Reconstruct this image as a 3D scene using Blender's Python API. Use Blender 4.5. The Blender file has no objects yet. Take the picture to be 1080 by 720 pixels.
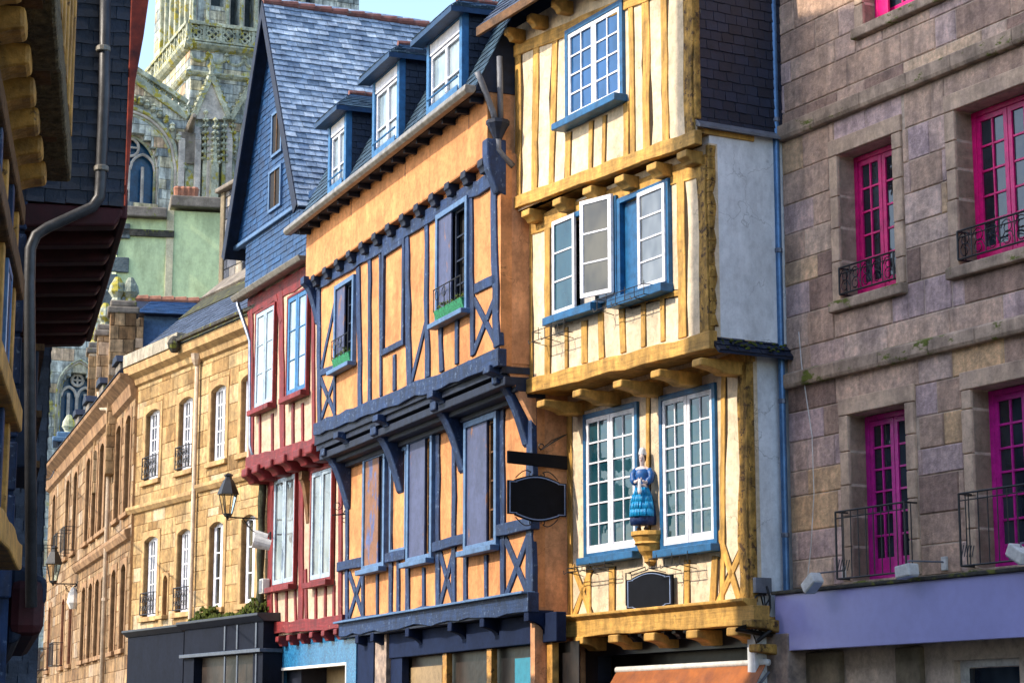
import bpy, bmesh, math, random
from mathutils import Vector, Matrix
random.seed(7)
R = math.radians
SC = bpy.context.scene
COL = SC.collection

# ------------------------------------------------------------------ camera, world, sun, exposure
F = 2230.0                      # focal length in photo pixels (photo 1080 x 720)
HOR = 775.0                     # row of the horizon
PIT = math.atan((HOR - 360.0) / F)
EYE = 1.6
cd = bpy.data.cameras.new('camera')
cam = bpy.data.objects.new('camera', cd); COL.objects.link(cam)
cam.location = (0, 0, EYE); cam.rotation_euler = (R(90) + PIT, 0, 0)
cd.sensor_width = 36.0; cd.lens = F / 1080.0 * 36.0
cd.clip_start = 0.1; cd.clip_end = 3000.0
SC.camera = cam

SUN_EL = R(37.0)
sx, sy = -1.0, -0.30            # horizontal direction towards the sun
sd = Vector((sx, sy, 0)).normalized() * math.cos(SUN_EL) + Vector((0, 0, math.sin(SUN_EL)))
W = bpy.data.worlds.new('World'); SC.world = W; W.use_nodes = True
wn = W.node_tree.nodes; wl = W.node_tree.links
bg = wn['Background']
sky = wn.new('ShaderNodeTexSky'); sky.sky_type = 'NISHITA'; sky.sun_disc = False
sky.sun_elevation = SUN_EL; sky.sun_rotation = math.atan2(sx, sy)
sky.air_density = 1.0; sky.dust_density = 1.2; sky.ozone_density = 1.0
wl.new(sky.outputs[0], bg.inputs[0]); bg.inputs[1].default_value = 0.15
sl = bpy.data.lights.new('sun', 'SUN'); sl.energy = 2.1; sl.angle = R(0.5); sl.color = (1.0, 0.89, 0.73)
so = bpy.data.objects.new('sun', sl); COL.objects.link(so)
so.rotation_euler = (-sd).to_track_quat('-Z', 'Y').to_euler()
SC.view_settings.view_transform = 'Standard'; SC.view_settings.look = 'None'
SC.view_settings.exposure = 1.5; SC.view_settings.gamma = 1.0
SC.view_settings.use_curve_mapping = False

def ray(px, py):
    a, b = (px - 540.0), (360.0 - py)
    c, s = math.cos(PIT), math.sin(PIT)
    return Vector((a, F * c - b * s, F * s + b * c))

# ------------------------------------------------------------------ materials
MATS = {}
def nodes(name):
    m = bpy.data.materials.new(name); m.use_nodes = True
    return m, m.node_tree.nodes, m.node_tree.links, m.node_tree.nodes['Principled BSDF']
def noise(n, l, scale, detail=4, stretch=None, rough=0.6, off=0.0):
    tc = n.new('ShaderNodeTexCoord'); mp = n.new('ShaderNodeMapping')
    l.new(tc.outputs['Object'], mp.inputs[0])
    if stretch: mp.inputs['Scale'].default_value = stretch
    mp.inputs['Location'].default_value = (off, off * 1.7, off * 0.6)
    t = n.new('ShaderNodeTexNoise'); t.inputs['Scale'].default_value = scale
    t.inputs['Detail'].default_value = detail; t.inputs['Roughness'].default_value = rough
    l.new(mp.outputs[0], t.inputs['Vector'])
    return t.outputs['Fac']
def ramp(n, l, fac, stops):
    r = n.new('ShaderNodeValToRGB')
    e = r.color_ramp.elements
    while len(e) < len(stops): e.new(0.5)
    for q, (p, c) in zip(e, stops):
        q.position = p; q.color = (c[0], c[1], c[2], 1)
    l.new(fac, r.inputs[0]); return r.outputs[0]
def mix(n, l, fac, a, b, mode='MIX'):
    m = n.new('ShaderNodeMix'); m.data_type = 'RGBA'; m.blend_type = mode
    for s, v in ((0, fac), (6, a), (7, b)):
        if hasattr(v, 'links') or hasattr(v, 'is_linked'): l.new(v, m.inputs[s])
        elif s == 0: m.inputs[0].default_value = v
        else: m.inputs[s].default_value = (v[0], v[1], v[2], 1)
    return m.outputs[2]
def sc(c, k): return (c[0] * k, c[1] * k, c[2] * k)
def MAT(name, c, rough=0.8, var=0.35, scale=3.0, bump=0.3, bscale=25.0, streak=0.0, worn=None, spec=0.4, metal=0.0, stretch=None, c2=None, bdist=0.01, ss=(2.0, 2.0, .7), crack=0.0, grime=0.22, grain=0.0):
    """mottled paint / plaster / wood / metal; worn = (colour, threshold, scale)"""
    m, n, l, p = nodes(name)
    f = noise(n, l, scale, 5, stretch)
    dark = c2 if c2 else sc(c, 1 - var)
    col = ramp(n, l, f, [(0.3, dark), (0.68, sc(c, 1 + var * 0.35))])
    if streak:
        g = noise(n, l, 1.0, 8, ss, 0.7, 3.3)
        k = ramp(n, l, g, [(0.40, (1 - streak,) * 3), (0.6, (1, 1, 1))])
        col = mix(n, l, 1.0, col, k, 'MULTIPLY')
    if worn:
        g = noise(n, l, worn[2], 7, worn[3] if len(worn) > 3 else None, 0.7, 9.1)
        k = ramp(n, l, g, [(worn[1], (0, 0, 0)), (worn[1] + 0.05, (1, 1, 1))])
        col = mix(n, l, k, col, worn[0])
    gr = None
    if grain:
        at = n.new('ShaderNodeAttribute'); at.attribute_name = 'grain'
        gt = n.new('ShaderNodeTexNoise'); gt.inputs['Scale'].default_value = 22; gt.inputs['Detail'].default_value = 9; gt.inputs['Roughness'].default_value = .7
        l.new(at.outputs['Vector'], gt.inputs['Vector']); gr = gt.outputs['Fac']
        col = mix(n, l, 1.0, col, ramp(n, l, gr, [(0.30, (1 - grain,) * 3), (0.43, (1 - grain * .3,) * 3), (0.6, (1.08, 1.08, 1.08))]), 'MULTIPLY')
    if grime:
        g = noise(n, l, 7.0, 12, None, 0.78, 21.0)
        col = mix(n, l, 1.0, col, ramp(n, l, g, [(0.36, (1 - grime * 1.5,) * 3), (0.56, (1, 1, 1))]), 'MULTIPLY')
    if crack:
        tc = n.new('ShaderNodeTexCoord'); vo = n.new('ShaderNodeTexVoronoi'); vo.feature = 'DISTANCE_TO_EDGE'; vo.inputs['Scale'].default_value = .9
        ad = n.new('ShaderNodeVectorMath'); ad.operation = 'ADD'; nt = n.new('ShaderNodeTexNoise'); nt.inputs['Scale'].default_value = 3; nt.inputs['Detail'].default_value = 8
        ml = n.new('ShaderNodeVectorMath'); ml.operation = 'SCALE'; ml.inputs['Scale'].default_value = .7
        l.new(tc.outputs['Object'], nt.inputs['Vector']); l.new(nt.outputs['Color'], ml.inputs[0]); l.new(tc.outputs['Object'], ad.inputs[0]); l.new(ml.outputs[0], ad.inputs[1]); l.new(ad.outputs[0], vo.inputs['Vector'])
        ln = ramp(n, l, vo.outputs['Distance'], [(0.0, (1, 1, 1)), (0.009, (0, 0, 0))])
        mk = ramp(n, l, noise(n, l, .8, 2, None, .5, 31.0), [(0.5, (0, 0, 0)), (0.56, (1, 1, 1))])
        mm = mix(n, l, 1.0, ln, mk, 'MULTIPLY')
        col = mix(n, l, mm, col, sc(c, 1 - crack))
    l.new(col, p.inputs['Base Color'])
    p.inputs['Roughness'].default_value = rough; p.inputs['Metallic'].default_value = metal
    p.inputs['Specular IOR Level'].default_value = spec
    if bump:
        b = n.new('ShaderNodeBump'); b.inputs['Strength'].default_value = bump; b.inputs['Distance'].default_value = bdist
        l.new(noise(n, l, bscale, 5, stretch), b.inputs['Height'])
        if gr is not None:
            b2 = n.new('ShaderNodeBump'); b2.inputs['Strength'].default_value = .8; b2.inputs['Distance'].default_value = .012
            l.new(gr, b2.inputs['Height']); l.new(b.outputs[0], b2.inputs['Normal']); b = b2
        l.new(b.outputs[0], p.inputs['Normal'])
    MATS[name] = m; return m
def TMAT(name, stops, rough=0.85, grain=0.3, gscale=9.0, bump=0.5, moss=None, spec=0.3, streak=0.25):
    """per-stone or per-slate colour read from the mesh's own tint attribute"""
    m, n, l, p = nodes(name)
    a = n.new('ShaderNodeAttribute'); a.attribute_name = 'tint'
    col = ramp(n, l, a.outputs['Fac'], stops)
    g = noise(n, l, gscale, 8, None, 0.72)
    k = ramp(n, l, g, [(0.3, (1 - grain,) * 3), (0.7, (1 + grain * .4,) * 3)])
    col = mix(n, l, 1.0, col, k, 'MULTIPLY')
    col = mix(n, l, 1.0, col, ramp(n, l, noise(n, l, 2.6, 7, None, .7, 13.0), [(0.34, (.66, .66, .70)), (0.5, (.95, .95, .95)), (0.66, (1.25, 1.22, 1.18))]), 'MULTIPLY')
    if streak:
        g = noise(n, l, 1.0, 5, (3.5, 3.5, 0.5), 0.7, 5.0)
        k = ramp(n, l, g, [(0.38, (1 - streak, 1 - streak, 1 - streak)), (0.62, (1, 1, 1))])
        col = mix(n, l, 1.0, col, k, 'MULTIPLY')
    if moss:
        g = noise(n, l, moss[2], 8, None, 0.75, 7.0)
        k = ramp(n, l, g, [(moss[1], (0, 0, 0)), (moss[1] + 0.1, (1, 1, 1))])
        col = mix(n, l, k, col, moss[0])
    l.new(col, p.inputs['Base Color'])
    p.inputs['Roughness'].default_value = rough; p.inputs['Specular IOR Level'].default_value = spec
    b = n.new('ShaderNodeBump'); b.inputs['Strength'].default_value = bump; b.inputs['Distance'].default_value = 0.02
    l.new(noise(n, l, 18, 7, None, 0.7), b.inputs['Height']); l.new(b.outputs[0], p.inputs['Normal'])
    MATS[name] = m; return m
def GLASS(name, c, c2, scale=1.2, rough=0.04, spec=0.9):
    m, n, l, p = nodes(name)
    f = noise(n, l, scale, 3, (1, 1, 0.6))
    l.new(ramp(n, l, f, [(0.4, c), (0.62, c2)]), p.inputs['Base Color'])
    p.inputs['Roughness'].default_value = rough; p.inputs['Specular IOR Level'].default_value = spec
    b = n.new('ShaderNodeBump'); b.inputs['Strength'].default_value = 0.6; b.inputs['Distance'].default_value = 0.02
    l.new(noise(n, l, 2.6, 2), b.inputs['Height']); l.new(b.outputs[0], p.inputs['Normal'])
    MATS[name] = m; return m

# timber paints
MAT('yellow_paint', (0.76, 0.42, 0.095), 0.75, .45, 6, .8, 14, streak=.3, stretch=(1, 1, .35), grain=.55, worn=((.30, .17, .05), .63, 5))
MAT('yellow_rough', (0.50, 0.28, 0.06), 0.85, .75, 9, 1.0, 16, stretch=(1, 1, .6), grain=.6, bdist=.04, worn=((.10, .05, .02), .55, 8))
MAT('cream_plaster', (0.86, 0.69, 0.48), 0.9, .2, 2.2, .7, 14, streak=.22, crack=.6, worn=((.48, .34, .19), .64, 4))
MAT('white_plaster', (0.84, 0.86, 0.88), 0.9, .12, 1.2, .4, 12, streak=.24, crack=.5, grime=.12, worn=((.50, .50, .48), .68, 2.5))
MAT('orange_plaster', (0.76, 0.33, 0.125), 0.9, .3, 1.3, .6, 14, streak=.3, crack=.6, worn=((.60, .30, .12), .66, 2.2))
MAT('orange_side', (0.78, 0.38, 0.18), 0.9, .3, 1.4, .6, 12, streak=.4, crack=.6)
MAT('blue_timber', (0.012, 0.042, 0.135), 0.65, .55, 7, .9, 16, streak=.3, stretch=(1, 1, .4), grain=.5, worn=((.09, .14, .24), .585, 11))
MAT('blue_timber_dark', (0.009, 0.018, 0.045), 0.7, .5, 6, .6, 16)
MAT('blue_window_paint', (0.10, 0.21, 0.36), 0.5, .3, 8, .4, 20, worn=((.25, .34, .44), .62, 10))
MAT('shutter_blue', (0.075, 0.09, 0.18), 0.6, .25, 3, .5, 18, stretch=(1, 1, .3), worn=((.25, .12, .07), .60, 2.2, (1.6, 1.6, .7)))
MAT('shutter_worn', (0.10, 0.13, 0.28), 0.7, .3, 3, .6, 18, worn=((.23, .11, .06), .44, 2.2, (1.6, 1.6, .7)))
MAT('teal_blue_paint', (0.010, 0.115, 0.28), 0.45, .35, 7, .4, 22, worn=((.01, .05, .13), .62, 7))
MAT('seam', (0.05, 0.028, 0.012), 0.95, .5, 9, .5, 20)
MAT('pale_blue_paint', (0.36, 0.45, 0.54), 0.5, .25, 7, .4, 22, worn=((.2, .22, .24), .62, 12))
MAT('dormer_blue', (0.035, 0.16, 0.36), 0.55, .3, 7, .4, 22)
MAT('dormer_dark', (0.008, 0.045, 0.12), 0.55, .4, 7, .4, 22)
MAT('slate_blue_paint', (0.09, 0.18, 0.34), 0.55, .3, 7, .4, 22)
MAT('white_paint', (0.80, 0.80, 0.86), 0.4, .10, 6, .2, 22, worn=((.5, .48, .47), .70, 12))
MAT('red_timber', (0.24, 0.016, 0.018), 0.6, .45, 5, .6, 14, streak=.25, stretch=(1, 1, .4), grain=.5, worn=((.40, .10, .07), .62, 8))
MAT('red_panel', (0.62, 0.45, 0.32), 0.9, .18, 2.5, .4, 18, streak=.2)
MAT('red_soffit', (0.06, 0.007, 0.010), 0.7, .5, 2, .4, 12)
MAT('verge_red', (0.42, 0.05, 0.02), 0.6, .5, 4, .4, 14, c2=(.08, .012, .012))
MAT('magenta', (0.80, 0.004, 0.19), 0.4, .25, 5, .2, 20)
MAT('magenta_shaded', (0.60, 0.012, 0.30), 0.4, .25, 5, .2, 20)  # magenta with the lower storey's shade put into its colour
MAT('iron', (0.012, 0.011, 0.012), 0.5, .4, 12, .4, 40, spec=.5)
MAT('lead', (0.16, 0.17, 0.20), 0.55, .35, 4, .3, 20, spec=.5)
MAT('zinc', (0.22, 0.25, 0.32), 0.35, .3, 4, .2, 14, metal=.6, streak=.2)
MAT('gutter_metal', (0.27, 0.25, 0.22), 0.5, .45, 5, .4, 16, metal=.2)
MAT('pipe_blue', (0.10, 0.22, 0.42), 0.35, .3, 3, .2, 14, metal=.35)
MAT('pipe_mossy', (0.05, 0.055, 0.03), 0.9, .7, 6, .8, 18, bdist=.03)
MAT('pipe_stone', (0.55, 0.42, 0.30), 0.6, .3, 4, .3, 14)
MAT('lilac_panel', (0.34, 0.34, 0.66), 0.35, .12, .6, .05, 8, spec=.5, grime=.05)
MAT('black_board', (0.004, 0.005, 0.009), 0.65, .3, 5, .05, 20, spec=.12)
MAT('board_edge', (0.20, 0.27, 0.45), 0.4, .15, 8, .05, 20)
MAT('shop_dark', (0.022, 0.026, 0.042), 0.4, .3, 3, .1, 12, streak=.3)
MAT('shop_grey', (0.008, 0.011, 0.022), 0.75, .2, 2, .1, 12, streak=.2, spec=.12)
MAT('shop_edge', (0.07, 0.085, 0.12), 0.4, .2, 6, .1, 12)
MAT('fascia_blue', (0.010, 0.019, 0.055), 0.8, .25, 2, .1, 12, spec=.12)
MAT('mosaic_blue', (0.03, 0.19, 0.36), 0.25, .7, 26, .5, 40, c2=(.01, .07, .20), streak=.2, worn=((.12, .36, .50), .62, 18))
MAT('dark_room', (0.012, 0.011, 0.012), 0.8, .3, 2, 0)
MAT('warm_room', (0.36, 0.25, 0.13), 0.6, .4, 1.2, 0)
MAT('teal_banner', (0.02, 0.23, 0.33), 0.5, .1, 2, 0)
MAT('awning_orange', (0.34, 0.095, 0.008), 0.6, .4, 3, .2, 10, c2=(.20, .05, .006))
MAT('ridge_clay', (0.22, 0.085, 0.07), 0.85, .5, 4, .5, 14, worn=((.16, .14, .13), .58, 8))
MAT('pipe_dark', (0.085, 0.085, 0.095), 0.45, .4, 3, .3, 14, metal=.3, streak=.3)
MAT('terracotta', (0.36, 0.15, 0.09), 0.8, .4, 4, .4, 14, worn=((.20, .17, .14), .64, 8))
MAT('green_render', (0.66, 0.76, 0.40), 0.9, .2, .5, .3, 10, streak=.3, c2=(.52, .62, .36), grime=.1)
MAT('cream_trim', (0.72, 0.64, 0.42), 0.9, .2, 1, .3, 10, streak=.2)
MAT('wood_gold', (0.58, 0.29, 0.06), 0.6, .6, 4, .8, 12, stretch=(1, 1, 1), bdist=.02, worn=((.10, .045, .012), .60, 5))
MAT('wood_brown', (0.16, 0.075, 0.025), 0.75, .6, 4, .9, 12, bdist=.03)
MAT('rough_edge', (0.20, 0.15, 0.08), 0.95, .7, 12, 1.0, 22, bdist=.06)
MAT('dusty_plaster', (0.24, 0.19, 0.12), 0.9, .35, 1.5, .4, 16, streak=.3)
MAT('moss', (0.10, 0.13, 0.012), 1.0, .7, 9, 1.0, 30, bdist=.05, c2=(.025, .03, .008))
MAT('ledge_dark', (0.06, 0.055, 0.045), 0.9, .6, 5, .8, 20, bdist=.03, worn=((.13, .14, .02), .55, 4))
MAT('pale_coping', (0.48, 0.42, 0.32), 0.85, .3, 3, .5, 14, streak=.4)
MAT('concrete_white', (0.70, 0.68, 0.64), 0.6, .15, 4, .2, 16)
MAT('curtain', (0.55, 0.50, 0.45), 0.9, .4, 6, .4, 9, stretch=(4, 4, .2))
MAT('flower_green', (0.02, 0.24, 0.10), 0.7, .7, 22, .3, 16)
MAT('asphalt', (0.05, 0.05, 0.052), 0.9, .3, 4, .6, 60)
MAT('paving', (0.24, 0.21, 0.18), 0.85, .3, 3, .5, 20)
MAT('kerb_stone', (0.33, 0.31, 0.28), 0.85, .3, 3, .5, 20)
MAT('earth', (0.10, 0.09, 0.06), 0.95, .4, .2, .3, 4)
MAT('bark', (0.20, 0.11, 0.06), 0.9, .4, 6, .6, 20)
MAT('skin', (0.70, 0.55, 0.52), 0.5, .1, 8, .1, 20)
MAT('dress_blue', (0.01, 0.10, 0.34), 0.45, .3, 12, .3, 30)
MAT('apron_cyan', (0.01, 0.32, 0.66), 0.4, .25, 9, .4, 24, stretch=(3, 3, .3))
MAT('hem_navy', (0.008, 0.03, 0.12), 0.5, .3, 9, .2, 24)
MAT('cloth_white', (0.75, 0.76, 0.80), 0.6, .15, 9, .3, 24)
MAT('hair_brown', (0.05, 0.025, 0.015), 0.6, .4, 16, .4, 40)
MAT('gold_stone', (0.58, 0.38, 0.165), 0.9, .35, 3, .8, 14, streak=.4, c2=(.42, .25, .11))
MAT('gold_reveal', (0.50, 0.27, 0.12), 0.9, .4, 3, .7, 14, streak=.3)
MAT('wing_stone', (0.44, 0.26, 0.13), 0.9, .35, 3, .7, 14, streak=.4, c2=(.25, .13, .06))
MAT('mortar', (0.60, 0.47, 0.36), 0.95, .3, 5, .6, 14)
MAT('grey_stone', (0.46, 0.34, 0.26), 0.9, .5, 4, .9, 14, streak=.3, c2=(.15, .12, .115))
MAT('string_stone', (0.60, 0.43, 0.31), 0.9, .5, 3, .9, 14, streak=.45, worn=((.13, .15, .02), .56, 2.5, (1, 1, 2.4)))
MAT('frame_stone', (0.68, 0.48, 0.33), 0.9, .4, 3, .9, 14, streak=.3, c2=(.50, .35, .26))
MAT('coping_stone', (0.27, 0.23, 0.19), 0.95, .5, 2, .9, 12, streak=.3, worn=((.16, .17, .05), .6, 4))
MAT('roof_mossy', (0.055, 0.055, 0.03), 0.95, .6, 4, .8, 14, worn=((.12, .12, .02), .56, 3))
MAT('cath_trim', (0.66, 0.66, 0.48), 0.9, .5, 1.2, .9, 8, bdist=.05, worn=((.40, .34, .05), .53, 1.6), c2=(.22, .27, .23), streak=.4, grime=.3)
MAT('cath_pink', (0.60, 0.54, 0.47), 0.9, .4, 1.2, .8, 8, bdist=.05, c2=(.26, .24, .22))
MAT('cath_dark', (0.12, 0.15, 0.16), 0.9, .5, 1.2, .8, 8, bdist=.05)
MAT('cath_glass', (0.01, 0.07, 0.16), 0.25, .5, 2, 0)
TMAT('purple_ashlar', [(0, (.42, .27, .21)), (.25, (.66, .44, .32)), (.5, (.80, .55, .41)), (.68, (.70, .50, .48)), (.85, (.86, .62, .44)), (1, (.84, .54, .30))], .85, .42, 12, 1.0, streak=.35)
TMAT('gold_ashlar', [(0, (.36, .21, .08)), (.4, (.50, .32, .135)), (.75, (.62, .43, .21)), (1, (.66, .50, .31))], .9, .45, 8, .8, streak=.4)
TMAT('wing_ashlar', [(0, (.28, .155, .07)), (.4, (.42, .26, .125)), (.75, (.53, .35, .19)), (1, (.56, .41, .28))], .9, .55, 4, .9, streak=.55)
TMAT('cath_ashlar', [(0, (.40, .46, .46)), (.3, (.64, .70, .66)), (.6, (.78, .80, .70)), (.82, (.86, .74, .46)), (1, (.84, .60, .40))], .9, .6, 1.6, 1.0, moss=((.46, .42, .08), .57, .7), streak=.6)
TMAT('slate_gable', [(0, (.004, .034, .105)), (1, (.009, .072, .21))], .5, .3, 6, .4, spec=.5, streak=.2)
TMAT('slate_dark', [(0, (.003, .008, .024)), (1, (.008, .020, .052))], .5, .3, 6, .4, spec=.5, streak=.2)
TMAT('slate_roof', [(0, (.14, .20, .29)), (.5, (.32, .41, .54)), (1, (.58, .66, .76))], .3, .5, 8, .4, spec=.7, streak=.15)  # sky reflection on the slates is put into this pale colour
TMAT('slate_mid', [(0, (.02, .05, .085)), (1, (.05, .11, .17))], .5, .4, 6, .4, moss=((.05, .07, .03), .62, 3), spec=.5)
TMAT('slate_grey', [(0, (.03, .045, .08)), (1, (.09, .12, .19))], .5, .35, 6, .5, spec=.5, streak=.3)
TMAT('rubble', [(0, (.05, .06, .09)), (.5, (.14, .15, .18)), (1, (.42, .36, .27))], .9, .5, 7, .9)
GLASS('glass_dark', (.008, .012, .02), (.03, .045, .06), spec=.6)
GLASS('shop_glass', (.012, .011, .012), (.04, .03, .025), rough=.35, spec=.15)
GLASS('glass_blue', (.008, .055, .15), (.02, .10, .28), spec=.6)
GLASS('glass_teal', (.006, .035, .05), (.02, .07, .09), spec=.6)
GLASS('glass_pale', (.20, .27, .32), (.42, .48, .52))
GLASS('glass_warm', (.02, .02, .018), (.10, .09, .06), spec=.5)
GLASS('glass_grey', (.05, .055, .06), (.20, .21, .21))
m_, n_, l_, p_ = nodes('lamp_glass'); p_.inputs['Base Color'].default_value = (.9, .85, .7, 1); p_.inputs['Roughness'].default_value = .1
p_.inputs['Transmission Weight'].default_value = 1.0; p_.inputs['IOR'].default_value = 1.05; MATS['lamp_glass'] = m_

# ------------------------------------------------------------------ mesh builder
class MB:
    def __init__(s): s.v = []; s.f = []; s.t = []; s.g = []
    def quad(s, *p, t=0.5):
        b = len(s.v); s.v += [tuple(q) for q in p]; s.f.append(tuple(range(b, b + len(p)))); s.t.append(t); return s
    def box(s, x0, x1, y0, y1, z0, z1, t=0.5):
        b = len(s.v)
        s.v += [(x, y, z) for z in (z0, z1) for y in (y0, y1) for x in (x0, x1)]
        for f in ((0, 2, 3, 1), (4, 5, 7, 6), (0, 1, 5, 4), (2, 6, 7, 3), (0, 4, 6, 2), (1, 3, 7, 5)):
            s.f.append(tuple(b + i for i in f)); s.t.append(t)
        return s
    def prism(s, poly, a0, a1, axis='y', t=0.5):
        """poly of (x,z) extruded in y ('y'), of (y,z) extruded in x ('x'), of (x,y) in z ('z')"""
        b = len(s.v); n = len(poly)
        def P(p, a):
            return (p[0], a, p[1]) if axis == 'y' else ((a, p[0], p[1]) if axis == 'x' else (p[0], p[1], a))
        s.v += [P(p, a0) for p in poly] + [P(p, a1) for p in poly]
        s.f.append(tuple(range(b, b + n))); s.f.append(tuple(range(b + 2 * n - 1, b + n - 1, -1))); s.t += [t, t]
        for i in range(n):
            j = (i + 1) % n
            s.f.append((b + j, b + i, b + n + i, b + n + j)); s.t.append(t)
        return s
    def beam(s, a, b, w, y0, y1, wob=0.08, w2=None):
        """timber from a=(x,z) to b in the facade plane, with slightly crooked edges"""
        ax, az = a; bx, bz = b
        L = math.hypot(bx - ax, bz - az)
        if L < 1e-4: return s
        tx, tz = (bx - ax) / L, (bz - az) / L; nx, nz = -tz, tx
        k = max(1, int(L / 0.45)); w2 = w2 or w
        rows = []
        for i in range(k + 1):
            f = i / k; ww = (w + (w2 - w) * f) / 2
            o = random.uniform(-1, 1) * wob * w * 0.5 if 0 < i < k else 0
            l_, r_ = ww * (1 + random.uniform(-wob, wob)) + o, ww * (1 + random.uniform(-wob, wob)) - o
            cx, cz = ax + tx * L * f, az + tz * L * f
            rows.append(((cx + nx * l_, cz + nz * l_), (cx - nx * r_, cz - nz * r_)))
        base = len(s.v); go = random.uniform(0, 90)
        for i_, (p, q) in enumerate(rows):
            al = go + L * i_ / k * .07; s.g += [(go, y0, al), (go + w, y0, al), (go + w, y1, al), (go, y1, al)]
            s.v += [(p[0], y0, p[1]), (q[0], y0, q[1]), (q[0], y1, q[1]), (p[0], y1, p[1])]
        s.f.append((base, base + 1, base + 2, base + 3)); e = base + 4 * k
        s.f.append((e + 3, e + 2, e + 1, e)); s.t += [.5, .5]
        for i in range(k):
            c = base + 4 * i
            for q in range(4):
                r = (q + 1) % 4
                s.f.append((c + q, c + 4 + q, c + 4 + r, c + r)); s.t.append(.5)
        return s
    def tube(s, pts, r, seg=8, closed=False):
        pts = [Vector(p) for p in pts]; n = len(pts); rr = r if isinstance(r, (list, tuple)) else [r] * n
        b = len(s.v); up = None
        for i, p in enumerate(pts):
            a = pts[i - 1] if i else (pts[-1] if closed else p); c = pts[(i + 1) % n] if (i < n - 1 or closed) else p
            d = (c - a); d = d.normalized() if d.length > 1e-9 else Vector((0, 0, 1))
            if up is None: up = Vector((0, 0, 1)) if abs(d.z) < 0.9 else Vector((1, 0, 0))
            x = d.cross(up)
            if x.length < 1e-4: x = d.cross(Vector((1, 0.3, 0)))
            x.normalize(); y = x.cross(d).normalized(); up = y
            for k in range(seg):
                an = 2 * math.pi * k / seg
                s.v.append(tuple(p + x * math.cos(an) * rr[i] + y * math.sin(an) * rr[i]))
        m = n if closed else n - 1
        for i in range(m):
            j = (i + 1) % n
            for k in range(seg):
                q = (k + 1) % seg
                s.f.append((b + i * seg + k, b + i * seg + q, b + j * seg + q, b + j * seg + k)); s.t.append(.5)
        if not closed:
            s.f.append(tuple(b + k for k in range(seg - 1, -1, -1))); s.f.append(tuple(b + (n - 1) * seg + k for k in range(seg))); s.t += [.5, .5]
        return s
    def lathe(s, c, prof, seg=16, sx=1.0, sy=1.0, rot=0.0, fold=None):
        """prof: list of (radius, z); c: centre"""
        b = len(s.v); n = len(prof)
        for i, (r, z) in enumerate(prof):
            for k in range(seg):
                an = 2 * math.pi * k / seg + rot
                q = r * (1 + (fold(an, i / (n - 1)) if fold else 0))
                s.v.append((c[0] + q * math.cos(an) * sx, c[1] + q * math.sin(an) * sy, c[2] + z))
        for i in range(n - 1):
            for k in range(seg):
                q = (k + 1) % seg
                s.f.append((b + i * seg + k, b + i * seg + q, b + (i + 1) * seg + q, b + (i + 1) * seg + k)); s.t.append(.5)
        s.f.append(tuple(b + k for k in range(seg - 1, -1, -1))); s.f.append(tuple(b + (n - 1) * seg + k for k in range(seg))); s.t += [.5, .5]
        return s
    def split(s):
        """the loose pieces as builders of their own"""
        par = list(range(len(s.v)))
        def fd(a):
            while par[a] != a: par[a] = par[par[a]]; a = par[a]
            return a
        for f in s.f:
            for q in f[1:]: par[fd(q)] = fd(f[0])
        g = {}
        for f, t in zip(s.f, s.t): g.setdefault(fd(f[0]), []).append((f, t))
        out = []
        for k, fs in g.items():
            m = MB(); mp = {}
            for f, t in fs:
                for q in f:
                    if q not in mp: mp[q] = len(m.v); m.v.append(s.v[q])
                m.f.append(tuple(mp[q] for q in f)); m.t.append(t)
            out.append(m)
        return out
    def build(s, name, mat, parent=None, off=(0, 0, 0), bevel=0.0, smooth=False, tint=False):
        me = bpy.data.meshes.new(name)
        me.from_pydata([(x - off[0], y - off[1], z - off[2]) for x, y, z in s.v], [], s.f)
        me.materials.append(MATS[mat])
        if tint:
            a = me.attributes.new('tint', 'FLOAT', 'FACE')
            a.data.foreach_set('value', s.t)
        if s.g and len(s.g) == len(s.v):
            a = me.attributes.new('grain', 'FLOAT_VECTOR', 'POINT'); a.data.foreach_set('vector', [c for q in s.g for c in q])
        bm = bmesh.new(); bm.from_mesh(me); bmesh.ops.recalc_face_normals(bm, faces=bm.faces)
        bm.to_mesh(me); bm.free()
        if smooth: me.polygons.foreach_set('use_smooth', [True] * len(me.polygons))
        o = bpy.data.objects.new(name, me); COL.objects.link(o)
        if parent is not None: o.parent = parent
        if bevel:
            m = o.modifiers.new('edge', 'BEVEL'); m.width = bevel; m.segments = 2; m.limit_method = 'ANGLE'; m.angle_limit = R(50)
        return o

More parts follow.
